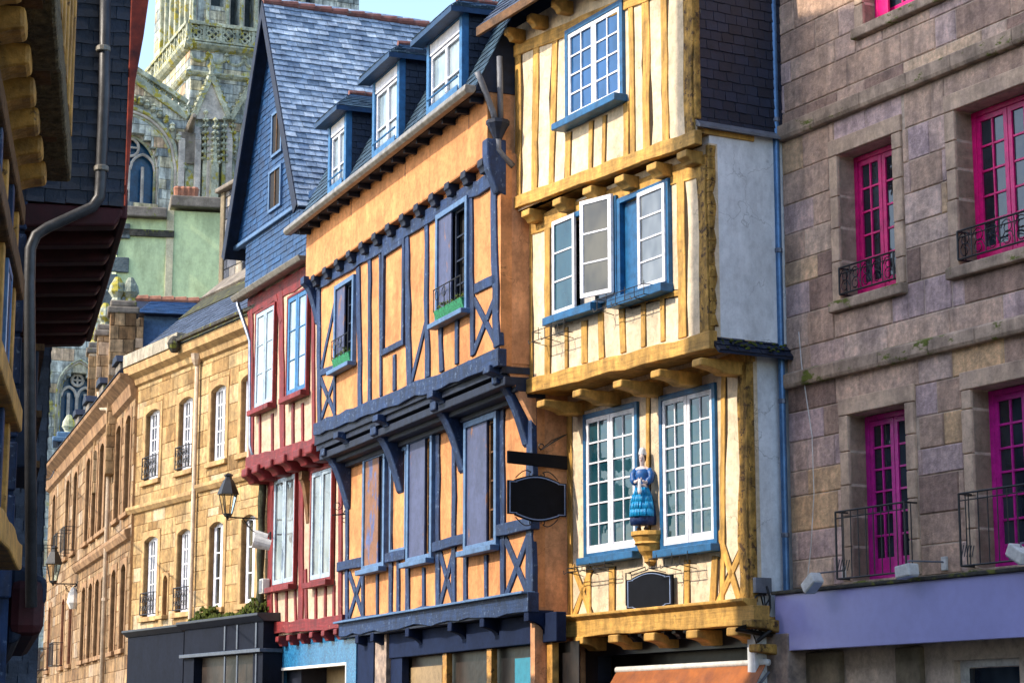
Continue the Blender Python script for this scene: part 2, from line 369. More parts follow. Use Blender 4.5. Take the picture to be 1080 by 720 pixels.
# ------------------------------------------------------------------ frames: a facade's own axes, x along it, y into the building, z up
class Frame:
    def __init__(s, px, py, Y, ang, mirror=False):
        d = ray(px, py); P = d * (Y / d.y)
        s.O = Vector((P.x, P.y, 0)); dr = Vector((-math.sin(R(ang)), math.cos(R(ang)), 0))
        s.U = dr if mirror else -dr
        s.IN = Vector((-s.U.y, s.U.x, 0)); s.rz = math.atan2(s.U.y, s.U.x)
    def uv(s, px, py, n=0.0):
        d = ray(px, py); o = Vector((0, 0, EYE)); P = s.O - s.IN * n
        t = (P - o).dot(s.IN) / d.dot(s.IN); h = o + d * t
        return ((h - s.O).dot(s.U), h.z)
    def nz(s, px, py, x):
        """point on the upright plane at x = const, square to the facade: (y, z)"""
        d = ray(px, py); o = Vector((0, 0, EYE)); P = s.O + s.U * x
        t = (P - o).dot(s.U) / d.dot(s.U); h = o + d * t
        return ((h - s.O).dot(s.IN), h.z)
    def rect(s, pxl, pyb, pxr, pyt, n=0.0):
        x0, z0 = s.uv(pxl, pyb, n); x1, z1 = s.uv(pxr, pyt, n); return (x0, x1, z0, z1)
    def W(s, x, y, z): return s.O + s.U * x + s.IN * y + Vector((0, 0, z))
    def thing(s, name, label, cat, org=(0, 0, 0), group=None):
        o = bpy.data.objects.new(name, None); COL.objects.link(o); o.empty_display_size = 0.3
        o.location = s.W(*org); o.rotation_euler = (0, 0, s.rz)
        o['label'] = label; o['category'] = cat
        if group: o['group'] = group
        return Thing(o, org)
class Thing:
    def __init__(s, o, org): s.o = o; s.org = org
    def part(s, name, mb, mat, parent=None, label=None, **k):
        o = mb.build(name, mat, parent or s.o, s.org, **k)
        if label: o['label'] = label
        if name == 'moss': o['kind'] = 'stuff'
        return o
    def parts(s, name, mb, mat, parent=None, **k):
        for m in mb.split(): s.part(name, m, mat, parent, **k)

def struct(name, mb, mat, **k):
    o = mb.build(name, mat, **k); o['kind'] = 'structure'; return o

# ------------------------------------------------------------------ wall with openings (x,z grid), real thickness
def wall(x0, x1, z0, z1, holes, y0, y1):
    mb = MB()
    xs = sorted(set([x0, x1] + [min(max(v, x0), x1) for h in holes for v in h[:2]]))
    zs = sorted(set([z0, z1] + [min(max(v, z0), z1) for h in holes for v in h[2:4]]))
    inh = lambda x, z: any(h[0] < x < h[1] and h[2] < z < h[3] for h in holes)
    full = {}
    for i in range(len(xs) - 1):
        for j in range(len(zs) - 1):
            full[i, j] = not inh((xs[i] + xs[i + 1]) / 2, (zs[j] + zs[j + 1]) / 2)
    for (i, j), ok in full.items():
        if not ok: continue
        a, b, c, d = xs[i], xs[i + 1], zs[j], zs[j + 1]
        mb.quad((a, y0, c), (b, y0, c), (b, y0, d), (a, y0, d)); mb.quad((a, y1, c), (a, y1, d), (b, y1, d), (b, y1, c))
        if not full.get((i - 1, j)): mb.quad((a, y0, c), (a, y0, d), (a, y1, d), (a, y1, c))
        if not full.get((i + 1, j)): mb.quad((b, y0, c), (b, y1, c), (b, y1, d), (b, y0, d))
        if not full.get((i, j - 1)): mb.quad((a, y0, c), (a, y1, c), (b, y1, c), (b, y0, c))
        if not full.get((i, j + 1)): mb.quad((a, y0, d), (b, y0, d), (b, y1, d), (a, y1, d))
    return mb
def rsub(r, h):
    """rectangle r minus rectangle h"""
    a, b, c, d = r
    if h[0] >= b or h[1] <= a or h[2] >= d or h[3] <= c: return [r]
    o = []
    if h[0] > a: o.append((a, h[0], c, d))
    if h[1] < b: o.append((h[1], b, c, d))
    m0, m1 = max(a, h[0]), min(b, h[1])
    if h[2] > c: o.append((m0, m1, c, h[2]))
    if h[3] < d: o.append((m0, m1, h[3], d))
    return o
def ashlar(x0, x1, z0, z1, holes, y, ch=(.26, .42), ln=(.35, .95), joint=.012, proud=.03, bias=lambda x, z: 0.0, slope=0.0):
    """dressed stones laid in courses, each its own size, set and tint"""
    mb = MB(); z = z0
    while z < z1 - 0.02:
        h = min(random.uniform(*ch), z1 - z)
        if z1 - z - h < 0.12: h = z1 - z
        x = x0 - random.uniform(0, .4)
        while x < x1:
            w = random.uniform(*ln); a, b = max(x, x0), min(x + w, x1); x += w
            if b - a < 0.05: continue
            rs = [(a, b, z, z + h)]
            for hh in holes: rs = [q for r in rs for q in rsub(r, hh)]
            t = min(1, max(0, random.gauss(.5, .29) + bias((a + b) / 2, z))); dy = random.uniform(0, .010)
            for (p, q, r, s_) in rs:
                if q - p < .04 or s_ - r < .04: continue
                j = joint / 2; yo = y - proud - dy; e = .014
                p, q, r, s_ = p + j, q - j, r + j, s_ - j
                if q - p < .05 or s_ - r < .05: continue
                jj = [random.uniform(-.006, .006) for _ in range(8)]
                o = [(p + jj[0], y, r), (q + jj[1], y, r + jj[2]), (q, y, s_ + jj[3]), (p, y, s_)]
                m = [(c[0], yo + e, c[2]) for c in o]
                i_ = [(p + e, yo, r + e), (q - e, yo, r + e), (q - e, yo, s_ - e), (p + e, yo, s_ - e)]
                for k in range(4):
                    l = (k + 1) % 4
                    mb.quad(o[k], o[l], m[l], m[k], t=t); mb.quad(m[k], m[l], i_[l], i_[k], t=t)
                mb.quad(*i_, t=t)
        z += h
    return mb
def inside(poly, x, y):
    c = False; n = len(poly)
    for i in range(n):
        (a, b), (d, e) = poly[i], poly[(i + 1) % n]
        if (b > y) != (e > y) and x < (d - a) * (y - b) / (e - b) + a: c = not c
    return c
def slates(O, U, V, poly, sw=.24, sh=.17, th=.012, lift=.018):
    """slates over the polygon (u,v) of the plane O + uU + vV, V running up the slope; each a thin tilted slab"""
    O, U, V = Vector(O), Vector(U).normalized(), Vector(V).normalized(); N = U.cross(V)
    if N.y > 0 and abs(N.y) > abs(N.z): N = -N
    if N.z < -1e-6: N = -N
    mb = MB(); us = [p[0] for p in poly]; vs = [p[1] for p in poly]
    def span(vv):
        xs_ = []
        for i in range(len(poly)):
            (a, b), (d, e) = poly[i], poly[(i + 1) % len(poly)]
            if (b > vv) != (e > vv): xs_.append((d - a) * (vv - b) / (e - b) + a)
        return (min(xs_), max(xs_)) if len(xs_) > 1 else None
    v = min(vs); r = 0
    while v < max(vs):
        sp_ = span(min(v + sh * .5, max(vs) - .01))
        if sp_ is None: v += sh; r += 1; continue
        u = min(us) - (sw / 2 if r % 2 else 0) - random.uniform(0, .03)
        while u < max(us):
            w = sw * random.uniform(.88, 1.12)
            u_n = u + w; u0_, u1_ = max(u, sp_[0]), min(u + w, sp_[1])
            if u1_ - u0_ > .03:
                u, w = u0_, u1_ - u0_
                t = min(1, max(0, random.gauss(.5, .25))); k = lift * random.uniform(.8, 1.5)
                ds = random.uniform(-.008, .008)
                a = O + U * (u + .004) + V * (v + ds) + N * k; b = O + U * (u + w - .004) + V * (v - ds) + N * k
                c = O + U * (u + w - .004) + V * (v + sh + .03) + N * .003; d = O + U * (u + .004) + V * (v + sh + .03) + N * .003
                mb.quad(a, b, c, d, t=t); mb.quad(a - N * k, b - N * k, b, a, t=t * .5)
                mb.quad(a - N * k, a, d, t=t * .5); mb.quad(b - N * k, c, b, t=t * .5)
            u = u_n
        v += sh; r += 1
    return mb
# ------------------------------------------------------------------ shared building parts
def ring(mb, x0, x1, z0, z1, w, y0, y1):
    mb.box(x0, x0 + w, y0, y1, z0, z1); mb.box(x1 - w, x1, y0, y1, z0, z1)
    mb.box(x0 + w, x1 - w, y0, y1, z0, z0 + w); mb.box(x0 + w, x1 - w, y0, y1, z1 - w, z1); return mb
def sash(x0, x1, z0, z1, y, cols, rows, st=.05, mu=.024, th=.045, kick=0.0):
    mb = ring(MB(), x0, x1, z0, z1, st, y, y + th)
    zb = z0 + st
    if kick: mb.box(x0 + st, x1 - st, y + .012, y + th - .004, zb, zb + kick); zb += kick
    for i in range(1, cols):
        c = x0 + st + (x1 - x0 - 2 * st) * i / cols; mb.box(c - mu / 2, c + mu / 2, y + .006, y + th - .003, zb, z1 - st)
    for j in range(1, rows):
        c = zb + (z1 - st - zb) * j / rows; mb.box(x0 + st, x1 - st, y + .009, y + th - .006, c - mu / 2, c + mu / 2)
    return mb
def window(T, x0, x1, z0, z1, y, fm, sm, gm, leaves=2, cols=2, rows=4, fw=.07, kick=0.0, st=.05, proud=0.0, mu=.024):
    """outer frame as the part; sashes and pane as its sub-parts"""
    fr = T.part('window', ring(MB(), x0, x1, z0, z1, fw, y - proud, y + .08), fm, bevel=.006)
    a, b, c, d = x0 + fw, x1 - fw, z0 + fw, z1 - fw
    for i in range(leaves):
        p, q = a + (b - a) * i / leaves, a + (b - a) * (i + 1) / leaves
        T.part('sash', sash(p + .003, q - .003, c + .003, d - .003, y + .012 + .004 * i, cols, rows, st, mu, kick=kick), sm, fr, bevel=.004)
    T.part('pane', MB().box(a + .01, b - .01, y + .042, y + .048, c + .01, d - .01), gm, fr)
    return fr
def sill(T, fr, x0, x1, z, y, mat, out=.12, h=.09, wob=False):
    mb = MB().beam((x0, z - h / 2), (x1, z - h / 2), h, y - out, y + .05, .10 if wob else .02)
    return T.part('sill', mb, mat, fr, bevel=.012)
def surround(T, x0, x1, z0, z1, w, rise, yf, yb, mat, sillout=.06, sillh=.14):
    """stone jambs and flat or segmental head round an opening"""
    n = 8; cx = (x0 + x1) / 2; arc = []
    for i in range(n + 1):
        f = i / n; arc.append((x0 + (x1 - x0) * f, z1 - rise * (2 * f - 1) ** 2))
    l = [(x0 - w, z0), (x0, z0)] + arc[:n // 2 + 1] + [(cx, z1 + w), (x0 - w, z1 + w * .9)]
    r = [(x1, z0), (x1 + w, z0), (x1 + w, z1 + w * .9), (cx + .004, z1 + w)] + [(max(p[0], cx + .004), p[1]) for p in arc[n // 2:]]
    mb = MB(); mb.prism(l, yf, yb); mb.prism(r, yf, yb)
    o = T.part('window_surround', mb, mat, bevel=.012)
    if sillout: T.part('sill', MB().box(x0 - w, x1 + w, yf - sillout, yb, z0 - sillh, z0 - .003), mat, o, bevel=.015)
    return o
def railing(T, parent, x0, x1, z0, z1, yf, yb, bars=8, scroll=True, name='railing'):
    """wrought iron guard standing out from the wall, with scrolls"""
    mb = MB(); r = .011
    for z in (z0 + .03, z1):
        mb.tube([(x0, yb, z), (x0, yf, z), (x1, yf, z), (x1, yb, z)], r * 1.3, 6)
    mb.tube([(x0, yf, z1 - .09), (x1, yf, z1 - .09)], r * .8, 5)
    for i in range(bars + 1):
        x = x0 + (x1 - x0) * i / bars; mb.tube([(x, yf, z0 + .03), (x, yf, z1)], r * (.8 if 0 < i < bars else 1.5), 5)
    nb = max(2, int((yb - yf) / .12))
    for x in (x0, x1):
        for i in range(1, nb): yy = yf + (yb - yf) * i / nb; mb.tube([(x, yy, z0 + .03), (x, yy, z1)], r * .8, 5)
    if scroll:
        for i in range(bars):
            cx = x0 + (x1 - x0) * (i + .5) / bars; w = (x1 - x0) / bars * .42; h = z1 - z0
            for dz, sg in ((.32, 1), (.68, -1)):
                pts = []
                for k in range(13):
                    a = k / 12 * 2.6 * math.pi; rr = w * (1 - .055 * k)
                    pts.append((cx + sg * rr * math.cos(a), yf, z0 + h * dz + rr * math.sin(a)))
                mb.tube(pts, r * .75, 4)
    return T.part(name, mb, 'iron', parent)
def corbel(mb, x, y0, y1, zt, w, h, lip=.35):
    """rounded joist end: profile in (y,z) swept along x; y0 outer, y1 inner"""
    L = y1 - y0; pr = [(y1, zt), (y0, zt), (y0 - .004, zt - h * .55)]
    for k in range(1, 6):
        a = k / 5 * math.pi / 2; pr.append((y0 + L * lip * math.sin(a) * .8, zt - h * .55 - h * .45 * (1 - math.cos(a)) ** .8))
    pr.append((y1, zt - h)); return mb.prism(pr, x - w / 2, x + w / 2, 'x')
def bracket(mb, x, y0, y1, zt, zb, w):
    """curved knee bracket under a jetty"""
    L = y1 - y0; H = zt - zb; pr = [(y1, zt), (y0, zt), (y0, zt - H * .16)]
    for k in range(0, 9):
        f = k / 8; pr.append((y0 + L * (.12 + .80 * f ** .75), zt - H * (.18 + .78 * f ** 1.25)))
    pr.append((y1, zb)); return mb.prism(pr, x - w / 2, x + w / 2, 'x')

# ================================================================== stone house with magenta windows (right edge)
SF = Frame(843, 600, 30.4, 28.8)
S = SF.thing('stone_house', 'grey and purple dressed stone house with magenta windows above a blank lilac shop panel', 'house')
def srect(*a): return SF.rect(*a)
w1 = srect(889, 317, 942, 142); wd = w1[1] - w1[0]
w2x = SF.uv(1011, 200)[0]; w2 = (w2x, w2x + wd * 1.12, w1[2], w1[3])
w3a = srect(901, 613, 956, 425); w3 = w3a
w4x = SF.uv(1029, 500)[0]; w4 = (w4x, w4x + wd * 1.12, w3[2], w3[3])
z0t = SF.uv(913, 28)[1]; w0x = SF.uv(912, 20)[0]; w0 = (w0x, w0x + wd * 1.5, z0t, z0t + 2.0)
xr = SF.uv(1230, 500)[0]
door = (SF.uv(1006, 700)[0], SF.uv(1075, 700)[0], 0.0, 2.55)
holes = [w0, w1, w2, w3, w4, door]
XL = SF.uv(836, 600)[0]
ZS = 14.5
S.part('wall', wall(XL, xr, 0, ZS, holes, 0, .42), 'mortar')
SW = .2
zsh = SF.uv(843, 628)[1]
avoid = [(h[0] - SW, h[1] + SW, h[2] - .16, h[3] + SW) for h in holes[:5]] + [(XL - 1, xr + 1, 0, zsh + .05)]
za, zb = SF.uv(853, 398)[1], SF.uv(846, 134)[1]
S.part('stonework', ashlar(XL, xr, zsh + .1, ZS, avoid, 0, (.34, .52), (.42, 1.35), .010, .012), 'purple_ashlar', tint=True)
S.part('side_wall', MB().box(XL - .002, XL + .4, .43, 8, 0, ZS), 'grey_stone')
S.part('back_wall', MB().box(XL, xr, 7.6, 8.0, 0, ZS), 'grey_stone')
S.part('roof', MB().prism([(-.35, ZS), (8.3, ZS), (4, ZS + 4)], XL - .1, xr + .1, 'x'), 'slate_blue_paint' if False else 'blue_timber_dark')
for z, h in ((za, .22), (zb, .24)):
    mb = MB(); x = XL
    while x < xr:
        w_ = min(random.uniform(.8, 1.5), xr - x); mb.prism([(0, z - h / 2), (-.10 - random.uniform(0, .01), z - h / 2), (-.13, z - h / 2 + .05), (-.13, z + h / 2 - .02), (0, z + h / 2 + .04)], x + .004, x + w_ - .004, 'x'); x += w_
    S.part('string_course', mb, 'string_stone', bevel=.012)
S.part('cornice', MB().box(XL - .1, xr + .1, -.4, 0.1, ZS - .4, ZS + .02), 'string_stone', bevel=.03)
for i, h in enumerate(holes[:5]):
    low_win = i in (3, 4)  # picks the lower windows, whose paint colour has the shade mixed in
    mb = MB(); a, b, c, d = h
    for sx0, sx1 in ((a - SW, a), (b, b + SW)):       # jamb stones of uneven width
        z = c
        while z < d:
            hh = min(random.uniform(.35, .62), d - z); hh = d - z if d - z - hh < .2 else hh
            ex = random.choice((0, .0, .12)); xx0, xx1 = (sx0 + random.uniform(0, .03), sx1) if sx1 == a else (sx0, sx1 - random.uniform(0, .03))
            mb.box(xx0, xx1, -.045, .40, z + .005, z + hh - .005); z += hh
    mb.box(a - SW, b + SW, -.045, .40, d + .004, d + SW + .04)
    s_ = S.part('window_surround', mb, 'frame_stone', bevel=.014)
    S.part('sill', MB().box(a - SW, b + SW, -.12 if not low_win else -.10, .40, c - .16, c - .004), 'string_stone', s_, bevel=.02)
    m_ = 'magenta_shaded' if low_win else 'magenta'
    f = window(S, a + .004, b - .004, c + .004, d - .01, .26, m_, m_, 'glass_dark', 2, 2, 6 if low_win else 5, .075, kick=(.16 if low_win else .1), st=.075, mu=.03)
    if i in (1, 2):
        railing(S, f, a + .01, b - .01, c + .05, c + .46, -.06, .2, 5)
    if low_win:
        railing(S, f, a - .04, b + .20, c - .0, c + .95, -.26, -.05, 9, False)
        mb = MB()
        for k in range(5): mb.tube([(a - .04 + .012, -.26 + .21 * k / 5, c + .15), (a - .04 + .012, -.26 + .21 * (k + 1) / 5, c + .30)], .008, 4)
        S.part('scroll', mb, 'iron', f)
    if i == 0:
        mb = MB(); ring(mb, a + .006, a + .30, c + .02, d - .1, .06, .18, .22); mb.box(a + .06, a + .25, .19, .21, c + .06, d - .15)
        S.part('shutter', mb, 'magenta', f, bevel=.005)
# shop front below
z0, z1 = SF.uv(843, 687)[1], zsh
pan = MB(); pan.box(XL + .07, xr, -.38, -.30, z0, z1)
S.part('fascia_panel', pan, 'lilac_panel', bevel=.008)
S.part('fascia_back', MB().box(XL + .09, xr - .02, -.298, .0, z0 + .02, z1 - .02), 'shop_dark')
mb = MB(); mb.box(XL + .03, xr, -.42, .0, z1 + .003, z1 + .055)
led = S.part('ledge', mb, 'ledge_dark', bevel=.012)
mb = MB()
for k in range(90):
    x = random.uniform(XL + .3, XL + 6); r = random.uniform(.02, .055); mb.lathe((x, random.uniform(-.3, -.03), z1 + .05), [(r, 0), (r * .8, r * .35), (r * .3, r * .5)], 7, 1.6, 1)
S.part('moss', mb, 'moss', led)
mb = MB()
for x, w_ in ((XL + .25, .9), (SF.uv(950, 700)[0], .5)): mb.box(x, x + w_, -.10, 0, 0, z0 - .02)
S.part('pilaster', mb, 'dusty_plaster', bevel=.02)
mb = ring(MB(), door[0], door[1], .02, door[3], .09, .10, .2); mb.box(door[0] + .09, door[1] - .09, .12, .18, 2.0, 2.06)
f = S.part('door_frame', mb, 'concrete_white', bevel=.006)
S.part('door', sash(door[0] + .1, door[1] - .1, .03, 2.0, .14, 1, 2, .1, .06), 'concrete_white', f)
S.part('pane', MB().box(door[0] + .1, door[1] - .1, .17, .18, .1, door[3] - .1), 'glass_dark', f)
# pipe between the two houses
x0p, _ = SF.uv(835, 600); P = SF.thing('drainpipe', 'tall blue grey rainwater pipe between the cream plaster wall and the grey stone house', 'drainpipe', (x0p, -.12, 0), 'downpipes on the right hand row')
mb = MB(); pts = [(x0p + .03, -.12, z) for z in (0.1, 2, 4, 6, 8, 10, 12, 14.3)]; mb.tube(pts, .05, 10); P.part('pipe', mb, 'pipe_blue', smooth=True)
mb = MB()
for z in (2.2, 4.4, 6.35, 8.6, 10.6, 12.6): mb.lathe((x0p + .03, -.12, z), [(.056, 0), (.062, .01), (.062, .06), (.056, .07)], 10)
P.parts('clamp', mb, 'zinc')
# floodlights on arms
def flood(px, py, n, ax, label, tilt):
    x, z = SF.uv(px, py, n); xa, za_ = ax
    T = SF.thing('floodlight', label, 'floodlight', (xa, 0, za_), 'white floodlights over the lilac shop panel')
    T.part('arm', MB().tube([(xa, 0, za_), (xa, -.06, za_ + .02), (x + .02, -n, z + .12), (x, -n, z)], .013, 6), 'lead', smooth=True)
    T.part('wall_plate', MB().box(xa - .05, xa + .05, -.05, 0, za_ - .09, za_ + .09), 'concrete_white', bevel=.008)
    mb = MB(); s_ = .145
    prf = [(-s_, -.05), (s_, -.05), (s_ * .7, .09), (-s_ * .7, .09)]
    b = len(mb.v); mb.prism([(x + c * math.cos(tilt) - d * math.sin(tilt), z + c * math.sin(tilt) + d * math.cos(tilt)) for c, d in ((-s_, -.09), (s_, -.09), (s_, .07), (-s_, .07))], -n - .10, -n + .08)
    h = T.part('lamp_head', mb, 'concrete_white', bevel=.02)
    mb = MB().prism([(x + c * math.cos(tilt) - d * math.sin(tilt), z + c * math.sin(tilt) + d * math.cos(tilt)) for c, d in ((-s_ * .85, -.10), (s_ * .85, -.10), (s_ * .85, -.085), (-s_ * .85, -.085))], -n - .085, -n + .065)
    T.part('glass', mb, 'glass_pale', h)
flood(857, 614, .62, SF.uv(893, 603, 0), 'white floodlight beside the blue grey pipe, leftmost over the lilac panel', .6)
flood(957, 601, .55, SF.uv(998, 594, 0), 'white floodlight over the lilac panel between the two iron balconies', .1)
flood(1076, 583, .62, SF.uv(1112, 575, 0), 'white floodlight at the right edge of the photo below the second balcony', -.5)
# thin cable down the stone corner
mb = MB(); pts = []
for px, py in ((843, 350), (846, 385), (857, 460), (859, 520), (856, 575), (852, 612)):
    x, z = SF.uv(px, py, .05); pts.append((x, -.06, z))
mb.tube(pts, .008, 5); C_ = SF.thing('wall_cable', 'thin pale cable running down the left corner of the grey stone house', 'cable', (pts[-1][0], 0, 0)); C_.part('cable', mb, 'concrete_white')

# ================================================================== yellow timbered house
YF = Frame(793, 600, 30.35, 28.6)
Y = YF.thing('timbered_house', 'yellow timbered house with cream panels, white windows and a slate hung flank', 'house')
n1, n2 = .70, .93
def tb(T, F_, name, mat, pts, w, n, th=.035, w2=None, wob=.12, parent=None, bevel=.012, back=.06):
    a = F_.uv(*pts[0], n); b = F_.uv(*pts[1], n)
    o = T.part(name, MB().beam(a, b, w, -n - th, -n + back, wob, w2), mat, parent, bevel=bevel)
    if name in ('timber_post', 'brace', 'timber_rail') and 'yellow' in mat: T.part('seam', MB().beam(a, b, w + .035, -n - .004, -n + .01, .3, w2), 'seam', o)
    return o
YS = 'yellow_paint'
xl2, xr2 = YF.uv(541.5, 150, n2)[0], YF.uv(734, 120, n2)[0]
xl1, xr1 = YF.uv(555, 330, n1)[0], YF.uv(750, 300, n1)[0]
xl0, xr0 = YF.uv(598, 560, 0)[0], YF.uv(793, 560, 0)[0]
zb2 = YF.uv(640, 178, n2)[1]; zt1 = YF.uv(640, 205, n1)[1]; zb1 = YF.uv(650, 384, n1)[1]; zt0 = YF.uv(690, 396, 0)[1]; zb0 = YF.uv(690, 655, 0)[1]
zte = YF.uv(541, 46, n2)[1]
print('YELLOW z', zb0, zt0, zb1, zt1, zb2, zte, 'widths', xr0 - xl0, xr1 - xl1, xr2 - xl2)
ZE = zte + 0.25
def wq(F_, l, b, r, t, n):   # window rect from pixels
    return F_.rect(l, b, r, t, n)
T0 = wq(YF, 599, 133, 659, -1, n2)
M1 = wq(YF, 586, 338, 653, 206, n1); M2 = wq(YF, 655, 319, 708, 188, n1)
zc = (M1[2] + M2[2]) / 2
F1 = wq(YF, 618, 590, 674, 423, 0); F2 = wq(YF, 699, 582, 756, 403, 0)
Y.part('wall', wall(xl2, xr2, zb2 - .05, ZE, [T0], -n2, -n2 + .15), 'cream_plaster')
Y.part('wall', wall(xl1, xr1, zb1 - .05, zt1 + .12, [M1, M2], -n1, -n1 + .15), 'cream_plaster')
Y.part('wall', wall(xl0, xr0, zb0 - .05, zt0 + .12, [F1, F2], 0, .15), 'cream_plaster')
# flanks (side towards the viewer) and the far side
Y.part('flank_wall', MB().box(xr1 - .2, xr1 - .01, -n1 + .02, 6, zb1 - .06, zb2 + .2), 'white_plaster')
Y.part('flank_wall', MB().box(xr0 - .2, xr0 - .01, .02, 6, 0, zb1 - .08), 'white_plaster')
Y.part('flank_wall', MB().box(xr2 - .2, xr2 - .012, -n2 + .02, 6, zb2 + .1, ZE + 1.5), 'slate_blue_paint')
Y.part('far_flank', MB().box(xl0, xl0 + .15, .16, 6, 0, zt0), 'orange_side')
Y.part('far_flank', MB().box(xl1, xl1 + .15, -n1 + .16, 6, zb1, ZE), 'orange_side')
Y.part('back_wall', MB().box(xl1, xr0 - .2, 5.8, 6, 0, ZE), 'cream_plaster')
zc2 = zb2 + .03
sl_ = slates((xr2, -n2, 0), (0, 1, 0), (0, 0, 1), [(0, zb2 + .12), (2.2, zb2 + .05), (2.2, ZE + 1.5), (0, ZE + 1.5)], .22, .15, lift=.016)
Y.part('flank_slates', sl_, 'slate_dark', tint=True)
Y.part('flank_drip', MB().prism([(xr2 - .02, zb2 + .16), (xr2 + .10, zb2 + .05), (xr2 + .10, zb2 + .01), (xr2 - .02, zb2 + .05)], -n2, 1.2), 'lead', bevel=.006)
# little slate skirt between the two plaster flanks
a = YF.nz(752, 360, xr1); zk = YF.uv(752, 358, n1)[1]
mb = MB(); mb.prism([(xr1 - .03, zk + .06), (xr1 + .16, zk - .16), (xr1 + .16, zk - .21), (xr1 - .03, zk - .03)], -n1 + .0, .9); sk = Y.part('flank_skirt', mb, 'slate_blue_paint' if False else 'blue_timber_dark', bevel=.006)
V_ = Vector((-.19, 0, .22)); mb = slates((xr1 + .165, -n1, zk - .17), (0, 1, 0), V_, [(0, 0), (1.6, 0), (1.6, .27), (0, .27)], .2, .12); Y.part('slates', mb, 'slate_dark', sk, tint=True)
mb = MB()
for k in range(40): mb.lathe((xr1 + random.uniform(.02, .15), -n1 + random.uniform(.05, 1.4), zk - random.uniform(.0, .13)), [(.03, 0), (.02, .02), (.008, .03)], 6)
Y.part('moss', mb, 'moss', sk)
# roof with overhanging eave
mb = MB(); mb.prism([(-n2 - .62, ZE - .10), (-n2 - .58, ZE - .02), (2.5, ZE + 4.2), (6.2, ZE), (6.2, ZE - .1), (2.5, ZE + 4.0)], xl2 - .12, xr2 + .05, 'x')
rf = Y.part('roof', mb, 'blue_timber_dark')
Y.part('slates', slates((xl2 - .12, -n2 - .62, ZE - .04), (1, 0, 0), (0, 3.1 + .6, 4.2), [(0, 0), (xr2 - xl2 + .17, 0), (xr2 - xl2 + .17, 5.2), (0, 5.2)]), 'slate_grey', rf, tint=True)
Y.part('eaves_board', MB().box(xl2 - .12, xr2 + .05, -n2 - .66, -n2 - .60, ZE - .20, ZE - .04), 'wood_brown', rf, bevel=.008)
for px, py in ((547, 38), (571, 25), (597, 12), (625, -4)):
    x, z = YF.uv(px, py, n2 + .1); mb = MB(); corbel(mb, x, -n2 - .34, -n2, ZE - .14, .17, .22); Y.part('eaves_bracket', mb, YS, bevel=.02)
# --- top storey timbers
tb(Y, YF, 'wall_beam', YS, [(541, 56), (736, -30)], .22, n2)
tb(Y, YF, 'wall_beam', YS, [(541, 216), (737, 144)], .21, n2, .07)
for a, b, w in (((547, 215), (547, 40), .21), ((564, 208), (566, 40), .20), ((582, 202), (586, 35), .18), ((668, 168), (666, -20), .13), ((683, 165), (681, -30), .20), ((703, 157), (700, -30), .17),
                ((599, 195), (600, 140), .17), ((623, 186), (624, 128), .12), ((637, 180), (638, 122), .10), ((661, 172), (661, 108), .15)):
    tb(Y, YF, 'timber_post', YS, [a, b], w, n2, .022)
tb(Y, YF, 'corner_post', 'yellow_rough', [(729, 142), (728, -30)], .24, n2, .05, wob=.2)
Y.part('corner_post', MB().box(xr2 - .04, xr2 + .03, -n2 - .02, -n2 + .08, zb2 + .15, ZE), 'yellow_rough', bevel=.02)
for px, py in ((557, 219), (590, 207), (622, 195), (656, 183), (690, 170), (722, 157)):
    x, z = YF.uv(px, py, n2); mb = MB(); corbel(mb, x, -n2 - .06, -n1 + .1, z - .04, .27, .20); Y.part('joist_end', mb, YS, bevel=.02)
Y.part('soffit', MB().box(xl2, xr2, -n2 + .02, .1, zb2 - .05, zb2 + .03), YS)
# --- middle storey timbers
tb(Y, YF, 'wall_beam', YS, [(556, 241), (748, 172)], .30, n1, .02)
tb(Y, YF, 'wall_beam', YS, [(556, 409), (753, 358)], .24, n1, .08)
for a, b, w in (((560, 400), (559, 240), .17), ((578, 396), (578, 240), .17), ((598, 388), (598, 345), .10), ((617, 383), (617, 338), .17), ((635, 378), (634, 330), .17),
                ((658, 372), (656, 320), .16), ((679, 366), (679, 318), .12), ((700, 360), (699, 314), .12), ((721, 356), (718, 180), .21)):
    tb(Y, YF, 'timber_post', YS, [a, b], w, n1, .022)
tb(Y, YF, 'timber_post', YS, [(654, 322), (722, 308)], .09, n1, .02)
tb(Y, YF, 'corner_post', 'yellow_rough', [(746, 360), (742, 176)], .21, n1, .06, wob=.3)
mb = MB(); z_ = zb1 + .15; pp = []
while z_ < zb2 - .1: pp.append((z_, random.uniform(.02, .09))); z_ += .18
for (za_, wa), (zb_, wb) in zip(pp, pp[1:]): mb.prism([(-n1 - .03, za_), (-n1 + .03 + wa, za_), (-n1 + .03 + wb, zb_), (-n1 - .03, zb_)], xr1 - .05, xr1 + .03, 'x')
Y.part('corner_post', mb, 'yellow_rough', bevel=.015)
for px, py in ((573, 420), (611, 409), (654, 399), (694, 388), (738, 376)):
    x, z = YF.uv(px, py, n1); mb = MB(); corbel(mb, x, -n1 - .06, .02, z - .03, .26, .21, .6); Y.part('joist_end', mb, YS, bevel=.025)
Y.part('soffit', MB().box(xl1, xr1, -n1 + .02, .1, zb1 - .07, zb1 + .0), 'yellow_paint')
